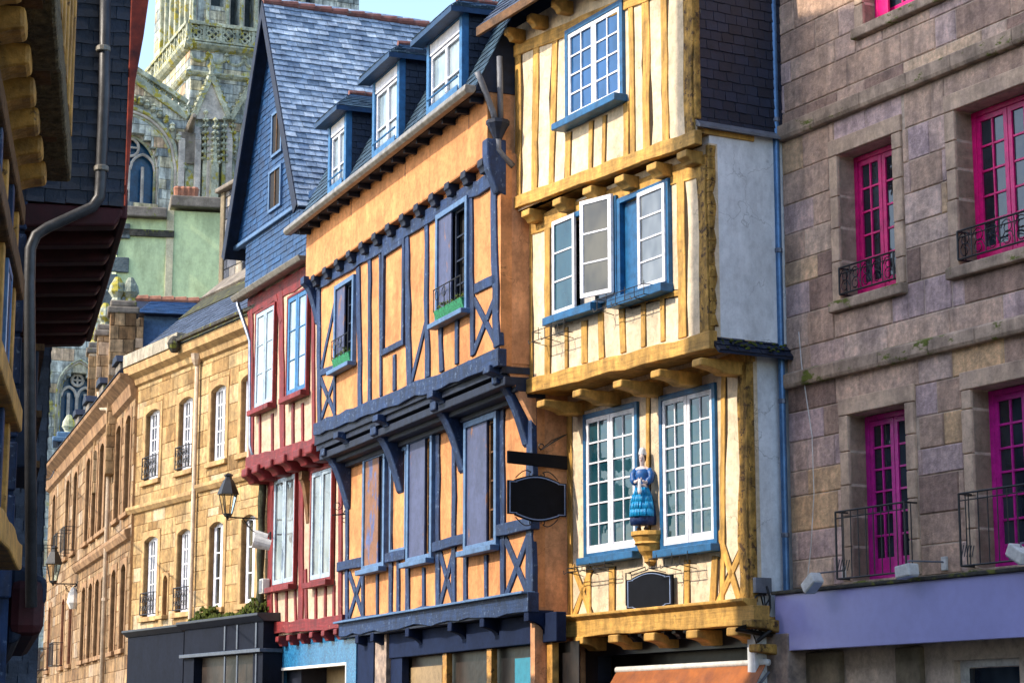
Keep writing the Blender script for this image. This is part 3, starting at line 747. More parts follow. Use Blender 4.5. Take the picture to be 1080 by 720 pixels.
# --- first storey timbers
tb(Y, YF, 'wall_beam', YS, [(598, 432), (793, 374)], .20, 0, .025)
tb(Y, YF, 'wall_beam', YS, [(596, 664), (806, 648)], .27, 0, .18, back=.1)
Y.part('moulding', MB().prism([(-.26, zb0 + .20), (-.26, zb0 + .16), (-.16, zb0 + .08), (-.02, zb0 + .08), (-.02, zb0 + .20)], xl0 - .06, xr0 + .12, 'x'), YS, bevel=.01)
for a, b, w in (((602, 652), (601, 425), .16), ((622, 651), (621, 600), .13), ((646, 650), (646, 597), .16), ((725, 645), (725, 590), .15), ((752, 642), (755, 586), .16), ((762, 640), (764, 385), .11), ((684, 560), (684, 410), .10)):
    tb(Y, YF, 'timber_post', YS, [a, b], w, 0, .022)
for a, b in (((606, 650), (624, 598)), ((624, 650), (605, 596)), ((755, 642), (786, 572)), ((783, 642), (758, 560))):
    tb(Y, YF, 'brace', YS, [a, b], .12, 0, .02)
tb(Y, YF, 'corner_post', 'yellow_rough', [(787, 645), (786, 385)], .24, 0, .05, wob=.2)
Y.part('corner_post', MB().box(xr0 - .05, xr0 + .03, -.03, .07, zb0 + .15, zt0), 'yellow_rough', bevel=.02)
for px, py in ((615, 678), (652, 676), (690, 674), (735, 671), (778, 668)):
    x, z = YF.uv(px, py - 7, .1); mb = MB(); corbel(mb, x, -.20, .35, z, .30, .22, .6); Y.part('joist_end', mb, YS, bevel=.02)
zf = YF.uv(779, 655)[1]
mb = MB(); corbel(mb, xr0 + .14, -.22, 1.0, zf, .26, .20, .5); corbel(mb, xr0 + .12, -.1, 1.0, zf - .34, .24, .2, .5); Y.part('joist_end', mb, 'yellow_rough', bevel=.02)
# --- windows
B_ = 'teal_blue_paint'
f = window(Y, *T0, -n2 - .06, B_, 'white_paint', 'glass_blue', 2, 2, 4, .09, st=.07, mu=.03); sill(Y, f, T0[0] - .12, T0[1] + .06, T0[2] + .03, -n2 - .05, B_, .2, .12, True)
for q, fr_ in ((F1, 0), (F2, 1)):
    f = window(Y, *q, -.05, B_, 'white_paint', 'glass_teal', 2, 2, 6, .085, st=.075, mu=.028, kick=.05); sill(Y, f, q[0] - .02, q[1] + .03, q[2] + .02, -.05, B_, .13, .12, True)
# middle windows with open casements
a, b, c, d = M1
f = Y.part('window', ring(MB(), a, b, c, d, .09, -n1 - .07, -n1 + .12), B_, bevel=.008)
Y.part('pane', MB().box(a + .09, b - .09, -n1 + .11, -n1 + .116, c + .09, d - .09), 'glass_dark', f)
Y.part('curtain', MB().beam(((a * .55 + b * .45), c + .1), ((a * .55 + b * .45), d - .1), (b - a) * .22, -n1 + .07, -n1 + .1, .05), 'curtain', f)
w_ = (b - a) * .36
Y.part('sash', sash(a + .05, a + .05 + w_, c + .06, d - .02, -n1 - .10, 1, 3, .07, .03), 'white_paint', f, bevel=.004)
Y.part('pane', MB().box(a + .1, a + w_, -n1 - .075, -n1 - .07, c + .1, d - .07), 'glass_teal', f)
def open_leaf(T, f, hx, z0, z1, w, y, ang, gm, rows):
    """casement hinged at hx, swung outwards by ang; built straight then turned"""
    mb = sash(0, w, z0, z1, -.022, 1, rows, .07, .03); mg = MB().box(.05, w - .05, -.003, .003, z0 + .05, z1 - .05)
    for m, nm, mt in ((mb, 'sash', 'white_paint'), (mg, 'pane', gm)):
        m.v = [(hx + x * math.cos(ang) + yy * math.sin(ang), y + x * math.sin(ang) * 1 + yy * math.cos(ang), z) for x, yy, z in m.v]
        T.part(nm, m, mt, f, bevel=.003 if nm == 'sash' else 0)
open_leaf(Y, f, b - .04, c + .10, d + .02, w_ * .95, -n1 - .11, math.pi + .25, 'glass_warm', 3)
sill(Y, f, a - .05, a + (b - a) * .74, c + .03, -n1 - .05, B_, .18, .14, True)
a, b, c, d = M2
f = Y.part('window', ring(MB(), a, b, c, d, .09, -n1 - .07, -n1 + .12), B_, bevel=.008)
Y.part('shutter', MB().box(a + .09, a + .09 + (b - a) * .34, -n1 + .02, -n1 + .05, c + .09, d - .09), B_, f)
Y.part('pane', MB().box(a + .09, b - .09, -n1 + .11, -n1 + .116, c + .09, d - .09), 'glass_dark', f)
Y.part('sash', sash(a + (b - a) * .44, b - .06, c + .06, d - .06, -n1 - .10, 1, 4, .07, .03), 'white_paint', f, bevel=.004)
Y.part('pane', MB().box(a + (b - a) * .44 + .05, b - .1, -n1 - .075, -n1 - .07, c + .1, d - .1), 'glass_grey', f)
sill(Y, f, a - .06, b + .02, c + .03, -n1 - .05, B_, .18, .14, True)
# iron window-box holders
def holder(F_, pxa, pya, pxb, n, label, drop=.16):
    xa, z = F_.uv(pxa, pya, n); xb, _ = F_.uv(pxb, pya, n)
    T = F_.thing('window_box_holder', label, 'iron holder', (xa, -n, z), 'empty iron holders under the windows')
    mb = MB(); yo = -n - .30
    for dz in (0, -drop): mb.tube([(xa, -n - .14, z + dz), (xa, yo, z + dz), (xb, yo, z + dz), (xb, -n - .14, z + dz)], .008, 5)
    k = 5
    for i in range(k + 1):
        x = xa + (xb - xa) * i / k; mb.tube([(x, yo, z + (.05 if i % 2 else .0)), (x, yo, z - drop)], .007, 5)
        if i % 2 == 0: mb.tube([(x, -n, z - drop - .05), (x, yo - .0, z - drop), (x - .05, yo - .03, z - drop - .03), (x - .07, yo - .03, z - drop + .03)], .007, 5)
    T.part('rack', mb, 'iron')
holder(YF, 578, 352, 612, n1, 'thin iron flower box holder under the left open window of the yellow house')
holder(YF, 647, 318, 697, n1, 'thin iron flower box holder under the window with the blue inner shutter')
holder(YF, 702, 590, 743, 0, 'thin iron flower box holder right of the black plaque', .14)
holder(YF, 615, 600, 655, 0, 'thin iron flower box holder left of the statue bracket', .06)
# --- shop front below the yellow house
zg = zb0 - .35
mb = wall(xl0, xr0 - .21, 0, zb0 - .08, [(xl0 + .55, xr0 - .45, 0, zg - .1)], .25, .5)
Y.part('shop_wall', mb, 'shop_dark')
Y.part('shop_window', MB().box(xl0 + .5, xr0 - .4, .55, .58, 0, zg), 'shop_glass')
Y.part('soffit', MB().box(xl0, xr0 + .1, .0, .5, zb0 - .10, zb0 - .055), 'yellow_paint')
for k in range(6):
    x, z = YF.uv(664 + 12 * k, 684, 0); mb = MB(); corbel(mb, x, -.02, .3, zb0 - .12, .12, .16); Y.part('small_console', mb, 'shop_dark', bevel=.01)
Y.part('stone_pier', MB().box(xr0 - .44, xr0 + .5, .22, .8, 0, zb0 - .3), 'grey_stone', bevel=.02)
# awning
x0, z0 = YF.uv(644, 708, 0); x1, _ = YF.uv(803, 700, 0)
A = YF.thing('awning', 'orange fabric awning on a pale roller bar under the yellow house', 'awning', (x0, .2, 0))
A.part('roller', MB().tube([(x0, .12, z0 + .03), (x1, .12, z0 + .03)], .05, 10), 'concrete_white', smooth=True)
mb = MB(); n_ = 30
for i in range(n_):
    xa_, xb_ = x0 + .03 + (x1 - x0 - .06) * i / n_, x0 + .03 + (x1 - x0 - .06) * (i + 1) / n_
    ra, rb = .02 * math.sin(i * 1.3), .02 * math.sin((i + 1) * 1.3)
    mb.quad((xa_, .10, z0), (xb_, .10, z0), (xb_, -.25 + rb, z0 - .52), (xa_, -.25 + ra, z0 - .52)); mb.quad((xa_, -.25 + ra, z0 - .52), (xb_, -.25 + rb, z0 - .52), (xb_, -.25 + rb, z0 - .74), (xa_, -.25 + ra, z0 - .74))
o_ = A.part('fabric', mb, 'awning_orange'); m_ = o_.modifiers.new('thick', 'SOLIDIFY'); m_.thickness = .008
A.part('arm', MB().tube([(x0 + .1, .2, z0 - .1), (x0 + .1, -.2, z0 - .52)], .02, 6), 'lead')
A.part('arm', MB().tube([(x1 - .1, .2, z0 - .1), (x1 - .1, -.2, z0 - .52)], .02, 6), 'lead')
# electric box and cables on the flank
yb_, zb_ = YF.nz(803, 617, xr0 + .05)
E = YF.thing('junction_box', 'small grey electric box with hanging black cables on the plaster flank', 'electric box', (xr0, yb_, zb_))
E.part('box', MB().box(xr0 - .005, xr0 + .10, yb_ - .13, yb_ + .15, zb_ - .11, zb_ + .11), 'lead', bevel=.01)
mb = MB()
for k in range(5):
    y0_ = yb_ - .1 + .05 * k; pts = []
    for i in range(9):
        f_ = i / 8; pts.append((xr0 + .06 + .05 * math.sin(3 * f_ + k), y0_ + .25 * f_ * math.sin(k * 1.9) + .12 * math.sin(5 * f_ + k), zb_ - .1 - .62 * f_ + .1 * math.sin(7 * f_ + 2 * k)))
    mb.tube(pts, .012 + .006 * (k % 2), 6)
mb.tube([(xr0 + .06, yb_ + .3, zb_ - .5), (xr0 + .12, yb_ - .1, zb_ - .52), (xr0 + .14, yb_ - .5, zb_ - .64), (xr0 + .1, yb_ + .5, zb_ - .75)], .035, 7)
mb.tube([(xr0 + .2, yb_ + .8, zb_ - .3), (xr0 + .22, yb_ + .3, zb_ - .45), (xr0 + .2, yb_ - .2, zb_ - .8)], .03, 7)
E.part('cable', mb, 'iron', smooth=True)
# plaque
def plaque_poly(cx, cz, w, h, k=1.0):
    pts = []; e = .10 * h
    top = [(-.5, .36), (-.38, .36)] + [(-.38 + .76 * i / 10, .38 + .12 * math.sin(math.pi * i / 10)) for i in range(11)] + [(.38, .36), (.5, .36)]
    bot = [(-x, -z) for x, z in top]
    return [(cx + x * w * k, cz + z * h * k) for x, z in bot + top]
x0, z0 = YF.uv(660, 645, .1); x1, z1 = YF.uv(708, 602, .1); cx, cz = (x0 + x1) / 2, (z0 + z1) / 2; w_, h_ = x1 - x0, (z1 - z0) * .93 + .12
PL = YF.thing('wall_plaque', 'blank black plaque with a curved top fixed to the yellow house below the statue', 'sign', (cx, 0, cz - h_ / 2))
PL.part('board', MB().prism(plaque_poly(cx, cz, w_, h_), -.09, -.05), 'black_board', bevel=.006)
def rim(poly_o, poly_i, y0, y1, axis='y', fx=0):
    mb = MB(); n = len(poly_o)
    for i in range(n):
        j = (i + 1) % n
        q = [poly_o[i], poly_o[j], poly_i[j], poly_i[i]]; mb.prism(q, y0, y1, axis)
    return mb
PL.part('rim', rim(plaque_poly(cx, cz, w_ * .93, h_ * .92), plaque_poly(cx, cz, w_ * .90, h_ * .885), -.095, -.0905), 'board_edge')
PL.part('bracket', MB().tube([(x0 - .0, 0, z1 + .06), (x0, -.09, z1 + .06), (x0 + .0, -.09, z0 + .1)], .012, 6).tube([(x0, -.05, z1 + .06), (x0 + .5, -.05, z1 + .12)], .01, 5), 'iron')
# hanging sign, square to the facade
xs_ = xl0 + .10
HS = YF.thing('hanging_sign', 'blank black double hanging sign with iron scrolls at the left corner of the yellow house', 'sign', (xs_, 0, YF.nz(598, 550, xs_)[1]))
def yz(px, py): return YF.nz(px, py, xs_)
t0, t1 = yz(535, 475), yz(598, 481); b0, b1 = yz(535, 488), yz(598, 495)
HS.part('top_board', MB().prism([t0, t1, b1, b0], xs_ - .02, xs_ + .02, 'x'), 'black_board', bevel=.004)
c0 = yz(535, 528); c1 = yz(597, 528); cy = (c0[0] + c1[0]) / 2; wz = abs(c1[0] - c0[0]); zt, zb__ = yz(566, 501)[1], yz(566, 550)[1]; cz = (zt + zb__) / 2
HS.part('board', MB().prism(plaque_poly(cy, cz, wz, zt - zb__), xs_ - .02, xs_ + .02, 'x'), 'black_board', bevel=.004)
HS.part('rim', rim(plaque_poly(cy, cz, wz * .95, (zt - zb__) * .94), plaque_poly(cy, cz, wz * .915, (zt - zb__) * .89), xs_ + .0205, xs_ + .026, 'x'), 'board_edge')
mb = MB(); ym = -.0
mb.tube([(xs_, 0, yz(598, 455)[1]), (xs_, 0, yz(598, 560)[1])], .02, 6)
for sg in (1, -1):
    for s2 in (1, -1):
        pts = []; zz = cz + sg * (zt - zb__) * .5
        for k in range(12):
            f_ = k / 11; pts.append((xs_, cy + s2 * wz * (.36 - .26 * f_), zz + sg * (-.06 + .13 * math.sin(f_ * 2.2))))
        for k in range(8):
            a_ = k / 7 * 5; pts.append((xs_, cy + s2 * (wz * .10 + .035 * math.sin(a_)), zz + sg * (.045 - .035 + .035 * math.cos(a_))))
        mb.tube(pts, .009, 5)
p0, p1 = yz(571, 474), yz(597, 458)
for d_ in (-.035, 0, .035): mb.tube([(xs_ + d_, p0[0], p0[1]), (xs_ + d_ * 2, (p0[0] * .5 + p1[0] * .5), (p0[1] + p1[1]) / 2 + abs(d_)), (xs_ + d_, p1[0], p1[1])], .009, 5)
pts = [(xs_, p0[0] + .05 * math.cos(a_ * .6), p0[1] + .05 + .05 * math.sin(a_ * .6)) for a_ in range(9)]; mb.tube(pts, .009, 5)
HS.part('bracket', mb, 'iron')
# ================================================================== statue of a woman on its corbel
x_, z_ = YF.uv(676, 556, .30)
xb, zbt = YF.uv(676, 560, .2)
_, zbb = YF.uv(676, 598, .0)
BR = YF.thing('statue_bracket', 'ochre moulded stone bracket on the yellow house carrying the painted statue', 'bracket', (xb, 0, zbb))
def half(mb, prof, cx, cz, seg=8, rr=1.0):
    """half-octagon turned profile standing out of the wall"""
    rows = []
    for r, z in prof:
        rows.append([(cx - r * math.cos(math.pi * k / seg) * rr, -abs(r * math.sin(math.pi * k / seg)) * .95 - (0), cz + z) for k in range(seg + 1)])
    b = len(mb.v); n = seg + 1
    for r in rows: mb.v += r
    for i in range(len(rows) - 1):
        for k in range(seg):
            mb.f.append((b + i * n + k, b + i * n + k + 1, b + (i + 1) * n + k + 1, b + (i + 1) * n + k)); mb.t.append(.5)
        mb.f.append((b + i * n, b + (i + 1) * n, b + (i + 1) * n + n - 1, b + i * n + n - 1)); mb.t.append(.5)
    mb.f.append(tuple(range(b, b + n))); mb.f.append(tuple(range(b + len(rows) * n - 1, b + (len(rows) - 1) * n - 1, -1))); mb.t += [.5, .5]
    return mb
H_ = zbt - zbb
BR.part('bracket', half(MB(), [(.06, 0), (.09, .03), (.13, .06), (.13, .10), (.15, .14 * H_ + .08), (.21, .42 * H_), (.25, .60 * H_), (.29, .64 * H_), (.27, .70 * H_), (.31, .84 * H_), (.34, .88 * H_), (.34, H_)], xb, zbb), 'yellow_paint')
ST = YF.thing('statue', 'painted statue of a woman in a blue dress and white cap on the ochre bracket', 'statue', (xb, -.16, zbt))
ST.o.rotation_euler.z += R(42); ST.o.scale = (.82, .82, 1)
HT = (YF.uv(676, 471, .25)[1] - zbt); k = HT / 1.16
def G(x, y, z): return (xb + x * k, -.16 + y * k, zbt + z * k)
# body: one skinned surface (legs, torso, neck, head, arms)
me = bpy.data.meshes.new('body')
V = [(0, 0, .52), (0, 0, .66), (0, .0, .80), (0, 0, .90), (0, -.012, .955), (0, -.02, 1.02), (0, -.01, 1.09),
     (-.10, 0, .85), (-.145, -.03, .72), (-.09, -.13, .67), (-.03, -.16, .70),
     (.10, 0, .85), (.145, -.03, .72), (.09, -.13, .66), (.04, -.17, .69),
     (-.06, 0, .46), (-.06, 0, .25), (-.06, 0, .06), (-.065, -.08, .025), (.06, 0, .46), (.06, 0, .25), (.06, 0, .06), (.065, -.08, .025)]
Ed = [(0, 1), (1, 2), (2, 3), (3, 4), (4, 5), (5, 6), (2, 7), (7, 8), (8, 9), (9, 10), (2, 11), (11, 12), (12, 13), (13, 14), (0, 15), (15, 16), (16, 17), (17, 18), (0, 19), (19, 20), (20, 21), (21, 22)]
rad = [.10, .085, .09, .035, .045, .058, .042, .05, .036, .026, .02, .05, .036, .026, .02, .07, .04, .03, .028, .07, .04, .03, .028]
ox, oy, oz = ST.org
me.from_pydata([tuple(a - b for a, b in zip(G(*v), (ox, oy, oz))) for v in V], Ed, []); me.materials.append(MATS['skin'])
bo = bpy.data.objects.new('body', me); COL.objects.link(bo); bo.parent = ST.o
md = bo.modifiers.new('skin', 'SKIN'); me.skin_vertices.new() if not me.skin_vertices else None
for i, r in enumerate(rad): me.skin_vertices[0].data[i].radius = (r * k, r * k)
me.skin_vertices[0].data[0].use_root = True
s2 = bo.modifiers.new('sub', 'SUBSURF'); s2.levels = s2.render_levels = 2
def lt(name, c, prof, mat, **kw):
    p = kw.pop('parent', None); mb = MB().lathe(G(*c), [(r * k, z * k) for r, z in prof], kw.pop('seg', 36), **kw); return ST.part(name, mb, mat, p, smooth=True)
fold = lambda a, f: .07 * math.sin(11 * a) * (1 - f)
sk_ = lt('skirt', (0, 0, .10), [(.20, 0), (.215, .06), (.21, .16), (.19, .28), (.16, .40), (.115, .50)], 'dress_blue', sy=.8, fold=fold)
lt('hem', (0, 0, .085), [(.205, 0), (.222, .07), (.221, .13), (.212, .15)], 'hem_navy', sy=.81, fold=fold, parent=sk_)
lt('bodice', (0, 0, .58), [(.115, 0), (.105, .06), (.12, .14), (.135, .20), (.12, .27), (.06, .30)], 'dress_blue', sy=.72)
lt('collar', (0, 0, .84), [(.10, 0), (.085, .03), (.045, .055)], 'cloth_white', sy=.8)
# apron: a shell over the front half of the skirt
mb = MB(); rows = []
for z, r in ((.20, .232), (.30, .225), (.40, .205), (.50, .175), (.60, .13)):
    rows.append([G(r * math.sin(a) * 1.02, -r * .86 * math.cos(a) * (1 + .05 * math.sin(a * 13)), z) for a in [(-1.15 + 2.3 * i / 20) for i in range(21)]])
for i in range(4):
    for j in range(20): mb.quad(rows[i][j], rows[i][j + 1], rows[i + 1][j + 1], rows[i + 1][j])
ap = ST.part('apron', mb, 'apron_cyan', smooth=True); m_ = ap.modifiers.new('t', 'SOLIDIFY'); m_.thickness = .012
for s_ in (-1, 1):
    mb = MB().tube([G(s_ * .105, 0, .85), G(s_ * .16, -.01, .78), G(s_ * .155, -.04, .71), G(s_ * .11, -.11, .675)], [.055 * k, .062 * k, .055 * k, .05 * k], 10)
    ST.part('sleeve', mb, 'dress_blue', smooth=True)
    mb = MB()
    for q in range(4):   # fingers
        a = G(s_ * (.03 - .004 * q), -.165 - .006 * q, .70 - .014 * q); b = G(s_ * .004, -.185, .708 - .016 * q); mb.tube([a, ((a[0] + b[0]) / 2, a[1] - .008, a[2] + .004), b], .0075 * k, 6)
    mb.tube([G(s_ * .035, -.15, .705), G(s_ * .022, -.175, .728)], .009 * k, 6)
    ST.part('hand', mb, 'skin', smooth=True)
mb = MB(); mb.beam((0, 0), (0, .001), .01, 0, .01)
mb = MB(); mb.lathe(G(0, -.19, .50), [(.018 * k, 0), (.03 * k, .04 * k), (.026 * k, .14 * k), (.02 * k, .21 * k)], 8, 1.2, .5); ST.part('handkerchief', mb, 'cloth_white', smooth=True)
hd = lt('hair', (0, .012, .985), [(.03, -.03), (.058, .0), (.068, .05), (.06, .10), (.03, .125)], 'hair_brown', seg=16)
lt('cap', (0, .015, 1.055), [(.062, -.01), (.070, .03), (.058, .07), (.050, .10), (.02, .115)], 'cloth_white', seg=20, fold=lambda a, f: .08 * math.sin(9 * a))
mb = MB()
for s_ in (-1, 1): mb.lathe(G(s_ * .022, -.071, 1.018), [(.002, -.006 * k), (.008 * k, 0), (.002, .006 * k)], 8)
ST.part('eye', mb, 'hair_brown')
ST.part('nose', MB().lathe(G(0, -.076, .995), [(.010 * k, 0), (.007 * k, .018 * k), (.003 * k, .032 * k)], 7), 'skin')
ST.part('mouth', MB().box(*(lambda c: (c[0] - .014 * k, c[0] + .014 * k, c[1] - .003, c[1] + .006, c[2], c[2] + .007 * k))(G(0, -.066, .976))), 'verge_red')
for s_ in (-1, 1):
    mb = MB(); c = G(s_ * .065, -.03, .03); mb.lathe(c, [(.03 * k, -.02), (.045 * k, .0), (.03 * k, .03)], 10, 1, 1.6); ST.part('shoe', mb, 'hair_brown', smooth=True)

# ================================================================== orange house with blue timbers
OF = Frame(563, 600, 34.7, 21.9)
O = OF.thing('timbered_house', 'orange plastered house with dark blue timbers, blue shutters and three dormers', 'house')
m1, m2 = .62, .82
BT = 'blue_timber'
ax0, ax1 = OF.uv(364, 610, 0)[0], OF.uv(563, 600, 0)[0]
bx0, bx1 = OF.uv(334, 400, m1)[0], OF.uv(528, 300, m1)[0]
cx0, cx1 = OF.uv(323, 260, m2)[0], OF.uv(514, 120, m2)[0]
zA0 = OF.uv(470, 650, 0)[1]; zA1 = OF.uv(400, 442, m1)[1] - .04; zB1 = OF.uv(427, 247, m1)[1]; zC0 = OF.uv(420, 226, m2)[1]; zE = OF.uv(420, 150, m2 + .42)[1] - .12
print('ORANGE z', zA0, zA1, zB1, zC0, zE, 'w', ax1 - ax0, bx1 - bx0, cx1 - cx0)
L1 = wq(OF, 386, 603, 411, 473, 0); L2 = wq(OF, 433, 595, 461, 453, 0); L3 = wq(OF, 494, 583, 529, 433, 0)
O1 = wq(OF, 355, 393, 377, 289, m1); O2 = wq(OF, 463, 344, 497, 206, m1)
zA1 = min(OF.uv(335, 458, m1)[1], OF.uv(530, 383, m1)[1]) - .02
O.part('wall', wall(cx0, cx1, zC0 - .06, zE + .1, [], -m2, -m2 + .2), 'orange_plaster')
O.part('wall', wall(bx0, bx1, zA1, zC0 + .05, [O1, O2], -m1, -m1 + .2), 'orange_plaster')
O.part('wall', wall(ax0, ax1, zA0 - .05, zA1 + .1, [L1, L2, L3], 0, .2), 'orange_plaster')
O.part('flank_wall', MB().box(cx1 - .2, cx1 - .012, -m2 + .02, 6, zC0 - .04, zE + .6), 'orange_side')
O.part('flank_wall', MB().box(bx1 - .2, bx1 - .012, -m1 + .02, 6, zA1 + .05, zC0), 'orange_side')
O.part('flank_wall', MB().box(ax1 - .2, ax1 - .012, .02, 6, 0, zA1 + .1), 'orange_side')
# sloping plaster web that carries the flank out under the jetty
O.part('flank_web', MB().prism([(-m1 + .06, zA1 + .06), (.03, zA1 + .06), (.03, zA1 - .95), (-.02, zA1 - .9)], bx1 - .18, bx1 - .03, 'x'), 'orange_side')
O.part('far_flank', MB().box(ax0, ax0 + .15, .21, 6, 0, zE), 'orange_side'); O.part('back_wall', MB().box(ax0 + .16, cx1 - .2, 5.8, 6, 0, zE), 'orange_side')
def ob(name, pts, w, n, th=.04, mat=BT, wob=.14, w2=None): return tb(O, OF, name, mat, pts, w * 1.12, n, th, w2, wob)
# top band: vents and joist ends
for k in range(13):
    f = k / 12; px, py = 339 + (487 - 339) * (f ** .94), 0
    x = bx0 + .25 + (bx1 - bx0 - .7) * k / 12
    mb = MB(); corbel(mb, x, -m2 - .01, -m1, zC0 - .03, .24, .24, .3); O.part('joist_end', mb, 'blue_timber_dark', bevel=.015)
O.part('soffit', MB().box(cx0, cx1, -m2 + .01, -m1 - .01, zC0 - .075, zC0 - .055), 'orange_plaster')
for px, py in ((465, 126), (435, 149), (375, 196), (498, 100)):
    x, z = OF.uv(px, py, m2); O.part('vent', MB().box(x - .05, x + .05, -m2 - .03, -m2 + .02, z - .09, z + .07), 'blue_timber_dark')
# mid storey
ob('wall_beam', [(333, 302), (528, 184)], .24, m1, .06)
zb_a, zb_b = OF.uv(335, 452, m1), OF.uv(530, 376, m1)
ob('wall_beam', [(335, 453), (531, 377)], .24, m1, .10)
for a, b, w in (((338, 447), (337, 302), .20), ((354, 440), (354, 390), .11), ((381, 430), (379, 282), .20), ((391, 424), (391, 272), .15), ((403, 418), (402, 262), .10), ((417, 412), (417, 374), .14),
                ((433, 406), (430, 244), .24), ((452, 398), (451, 232), .19), ((467, 392), (463, 222), .16), ((483, 384), (483, 338), .14), ((500, 375), (497, 205), .17), ((525, 366), (522, 186), .24)):
    ob('timber_post', [a, b], w, m1, wob=.22)
ob('timber_rail', [(502, 305), (525, 294)], .16, m1)
ob('timber_rail', [(339, 393), (356, 387)], .12, m1)
for a, b in (((340, 388), (354, 320)), ((435, 402), (450, 340)), ((501, 370), (524, 312)), ((501, 316), (524, 362)), ((338, 397), (354, 437)), ((340, 440), (354, 398))):
    ob('brace', [a, b], .13, m1, .03)
mb = ring(MB(), *wq(OF, 404, 376, 429, 250, m1), .12, -m1 - .06, -m1 + .0); O.part('blank_frame', mb, BT, bevel=.01)
mb = MB(); x, z = OF.uv(333, 287, m1); bracket(mb, x + .05, -m2 - .12, -m1 + .05, zC0, z - 1.15, .26); O.part('corner_bracket', mb, BT, bevel=.02)
mb = MB(); x, z = OF.uv(527, 180, m1); mb.prism([(-m2 - .06, zC0 + .22), (-m1 + .1, zC0 + .22), (-m1 + .1, zC0 - .75), (-m1 - .06, zC0 - .7), (-m2 - .02, zC0 - .3), (-m2 - .06, zC0 - .05)], bx1 - .22, bx1 + .02, 'x'); O.part('corner_bracket', mb, BT, bevel=.03)
for q, nm in ((O1, 0), (O2, 1)):
    a, b, c, d = q
    f = O.part('window', ring(MB(), a, b, c, d, .10, -m1 - .09, -m1 + .16), 'slate_blue_paint', bevel=.008)
    O.part('shutter', MB().box(a + .10, a + .10 + (b - a) * .40, -m1 - .05, -m1 - .02, c + .1, d - .1), 'shutter_blue', f)
    O.part('pane', MB().box(a + .11, b - .11, -m1 + .13, -m1 + .136, c + .1, d - .1), 'dark_room', f)
    O.part('sash', sash(a + .12 + (b - a) * .40, b - .1, c + .1, d - .1, -m1 + .02, 1, 4, .05, .03), 'blue_timber_dark', f)
    sill(O, f, a - .06, b + .06, c + .02, -m1 - .07, 'slate_blue_paint', .14, .09)
    B = OF.thing('flower_box', 'green flower trough in the ' + ('left' if nm == 0 else 'right') + ' upper window of the orange house', 'flower box', ((a + b) / 2, -m1 - .12, c + .03), 'green flower troughs of the orange house')
    mb = MB().prism([(-m1 - .10, c + .04), (-m1 + .02, c + .04), (-m1 + .02, c + .24), (-m1 - .15, c + .24)], a + .10, b - .10, 'x'); bx_ = B.part('trough', mb, 'flower_green', bevel=.01)
    mb = MB(); mb.tube([(a + .1, -m1 - .15, c + .62), (b - .1, -m1 - .15, c + .62)], .012, 5)
    for i in range(6): x = a + .12 + (b - a - .24) * i / 5; mb.tube([(x, -m1 - .15, c + .22), (x, -m1 - .15, c + .62)], .009, 5)
    for i in range(2): mb.tube([(a + .3 + .35 * i + .1 * math.cos(t / 2), -m1 - .15, c + .5 + .09 * math.sin(t / 2)) for t in range(13)], .008, 4)
    B.part('guard', mb, 'iron', bx_)
    mb = MB()
    for i in range(70):
        x = random.uniform(a + .12, b - .12); y = -m1 - .07 + random.uniform(-.09, .07); z = c + .22 + random.uniform(0, .10); an = random.uniform(0, 6.3); l_ = random.uniform(.04, .08)
        mb.quad((x, y, z), (x + l_ * math.cos(an), y + l_ * math.sin(an) * .6, z + l_ * .6), (x + l_ * 1.5 * math.cos(an), y + l_ * math.sin(an), z + l_ * .3), (x + l_ * .6 * math.cos(an + .7), y + l_ * .5 * math.sin(an + .7), z - .01))
    lf = B.part('leaves', mb, 'moss', bx_); lf['kind'] = 'stuff'
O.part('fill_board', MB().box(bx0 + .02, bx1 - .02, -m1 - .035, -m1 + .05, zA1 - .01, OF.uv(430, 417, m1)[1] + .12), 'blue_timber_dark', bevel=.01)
# jetty: joists, coving and curved brackets
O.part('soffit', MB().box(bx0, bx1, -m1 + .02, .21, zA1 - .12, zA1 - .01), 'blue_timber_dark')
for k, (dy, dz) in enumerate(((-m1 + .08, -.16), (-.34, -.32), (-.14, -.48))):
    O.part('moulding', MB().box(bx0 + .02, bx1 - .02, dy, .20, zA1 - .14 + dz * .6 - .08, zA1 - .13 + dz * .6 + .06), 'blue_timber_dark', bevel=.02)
for px, py, w in ((362, 530, .30), (417, 512, .34), (482, 490, .30), (549, 462, .24)):
    x, z = OF.uv(px + 0, py, .12); mb = MB(); bracket(mb, x, -m1 + .02, .0, zA1 - .05, z - .15, w); O.part('bracket', mb, BT, bevel=.02)
for px, py in ((362, 441), (404, 425), (462, 404), (522, 383)):
    x, z = OF.uv(px, py, m1); mb = MB(); corbel(mb, x, -m1 - .16, .0, zA1 + .02, .30, .22); O.part('joist_end', mb, 'blue_timber', bevel=.015)
# lower storey
ob('wall_beam', [(364, 662), (565, 634)], .30, 0, .14)
O.part('ledge', MB().box(ax0 - .05, ax1 + .05, -.24, .0, zA0 + .16, zA0 + .20), 'slate_blue_paint', bevel=.008)
for a, b, w in (((367, 655), (367, 478), .17), ((384, 653), (384, 600), .14), ((399, 652), (399, 605), .11), ((413, 650), (413, 470), .17), ((421, 648), (421, 585), .14), ((431, 647), (430, 465), .18),
                ((448, 645), (448, 598), .14), ((463, 642), (463, 450), .18), ((480, 640), (480, 440), .18), ((492, 638), (493, 435), .15), ((514, 636), (514, 585), .12), ((532, 634), (531, 425), .18), ((560, 630), (560, 405), .24)):
    ob('timber_post', [a, b], w, 0, wob=.2)
for a, b in (((360, 598), (386, 592)), ((411, 588), (432, 584)), ((461, 577), (494, 568)), ((529, 560), (566, 551))):
    ob('timber_rail', [a, b], .17, 0, .11)
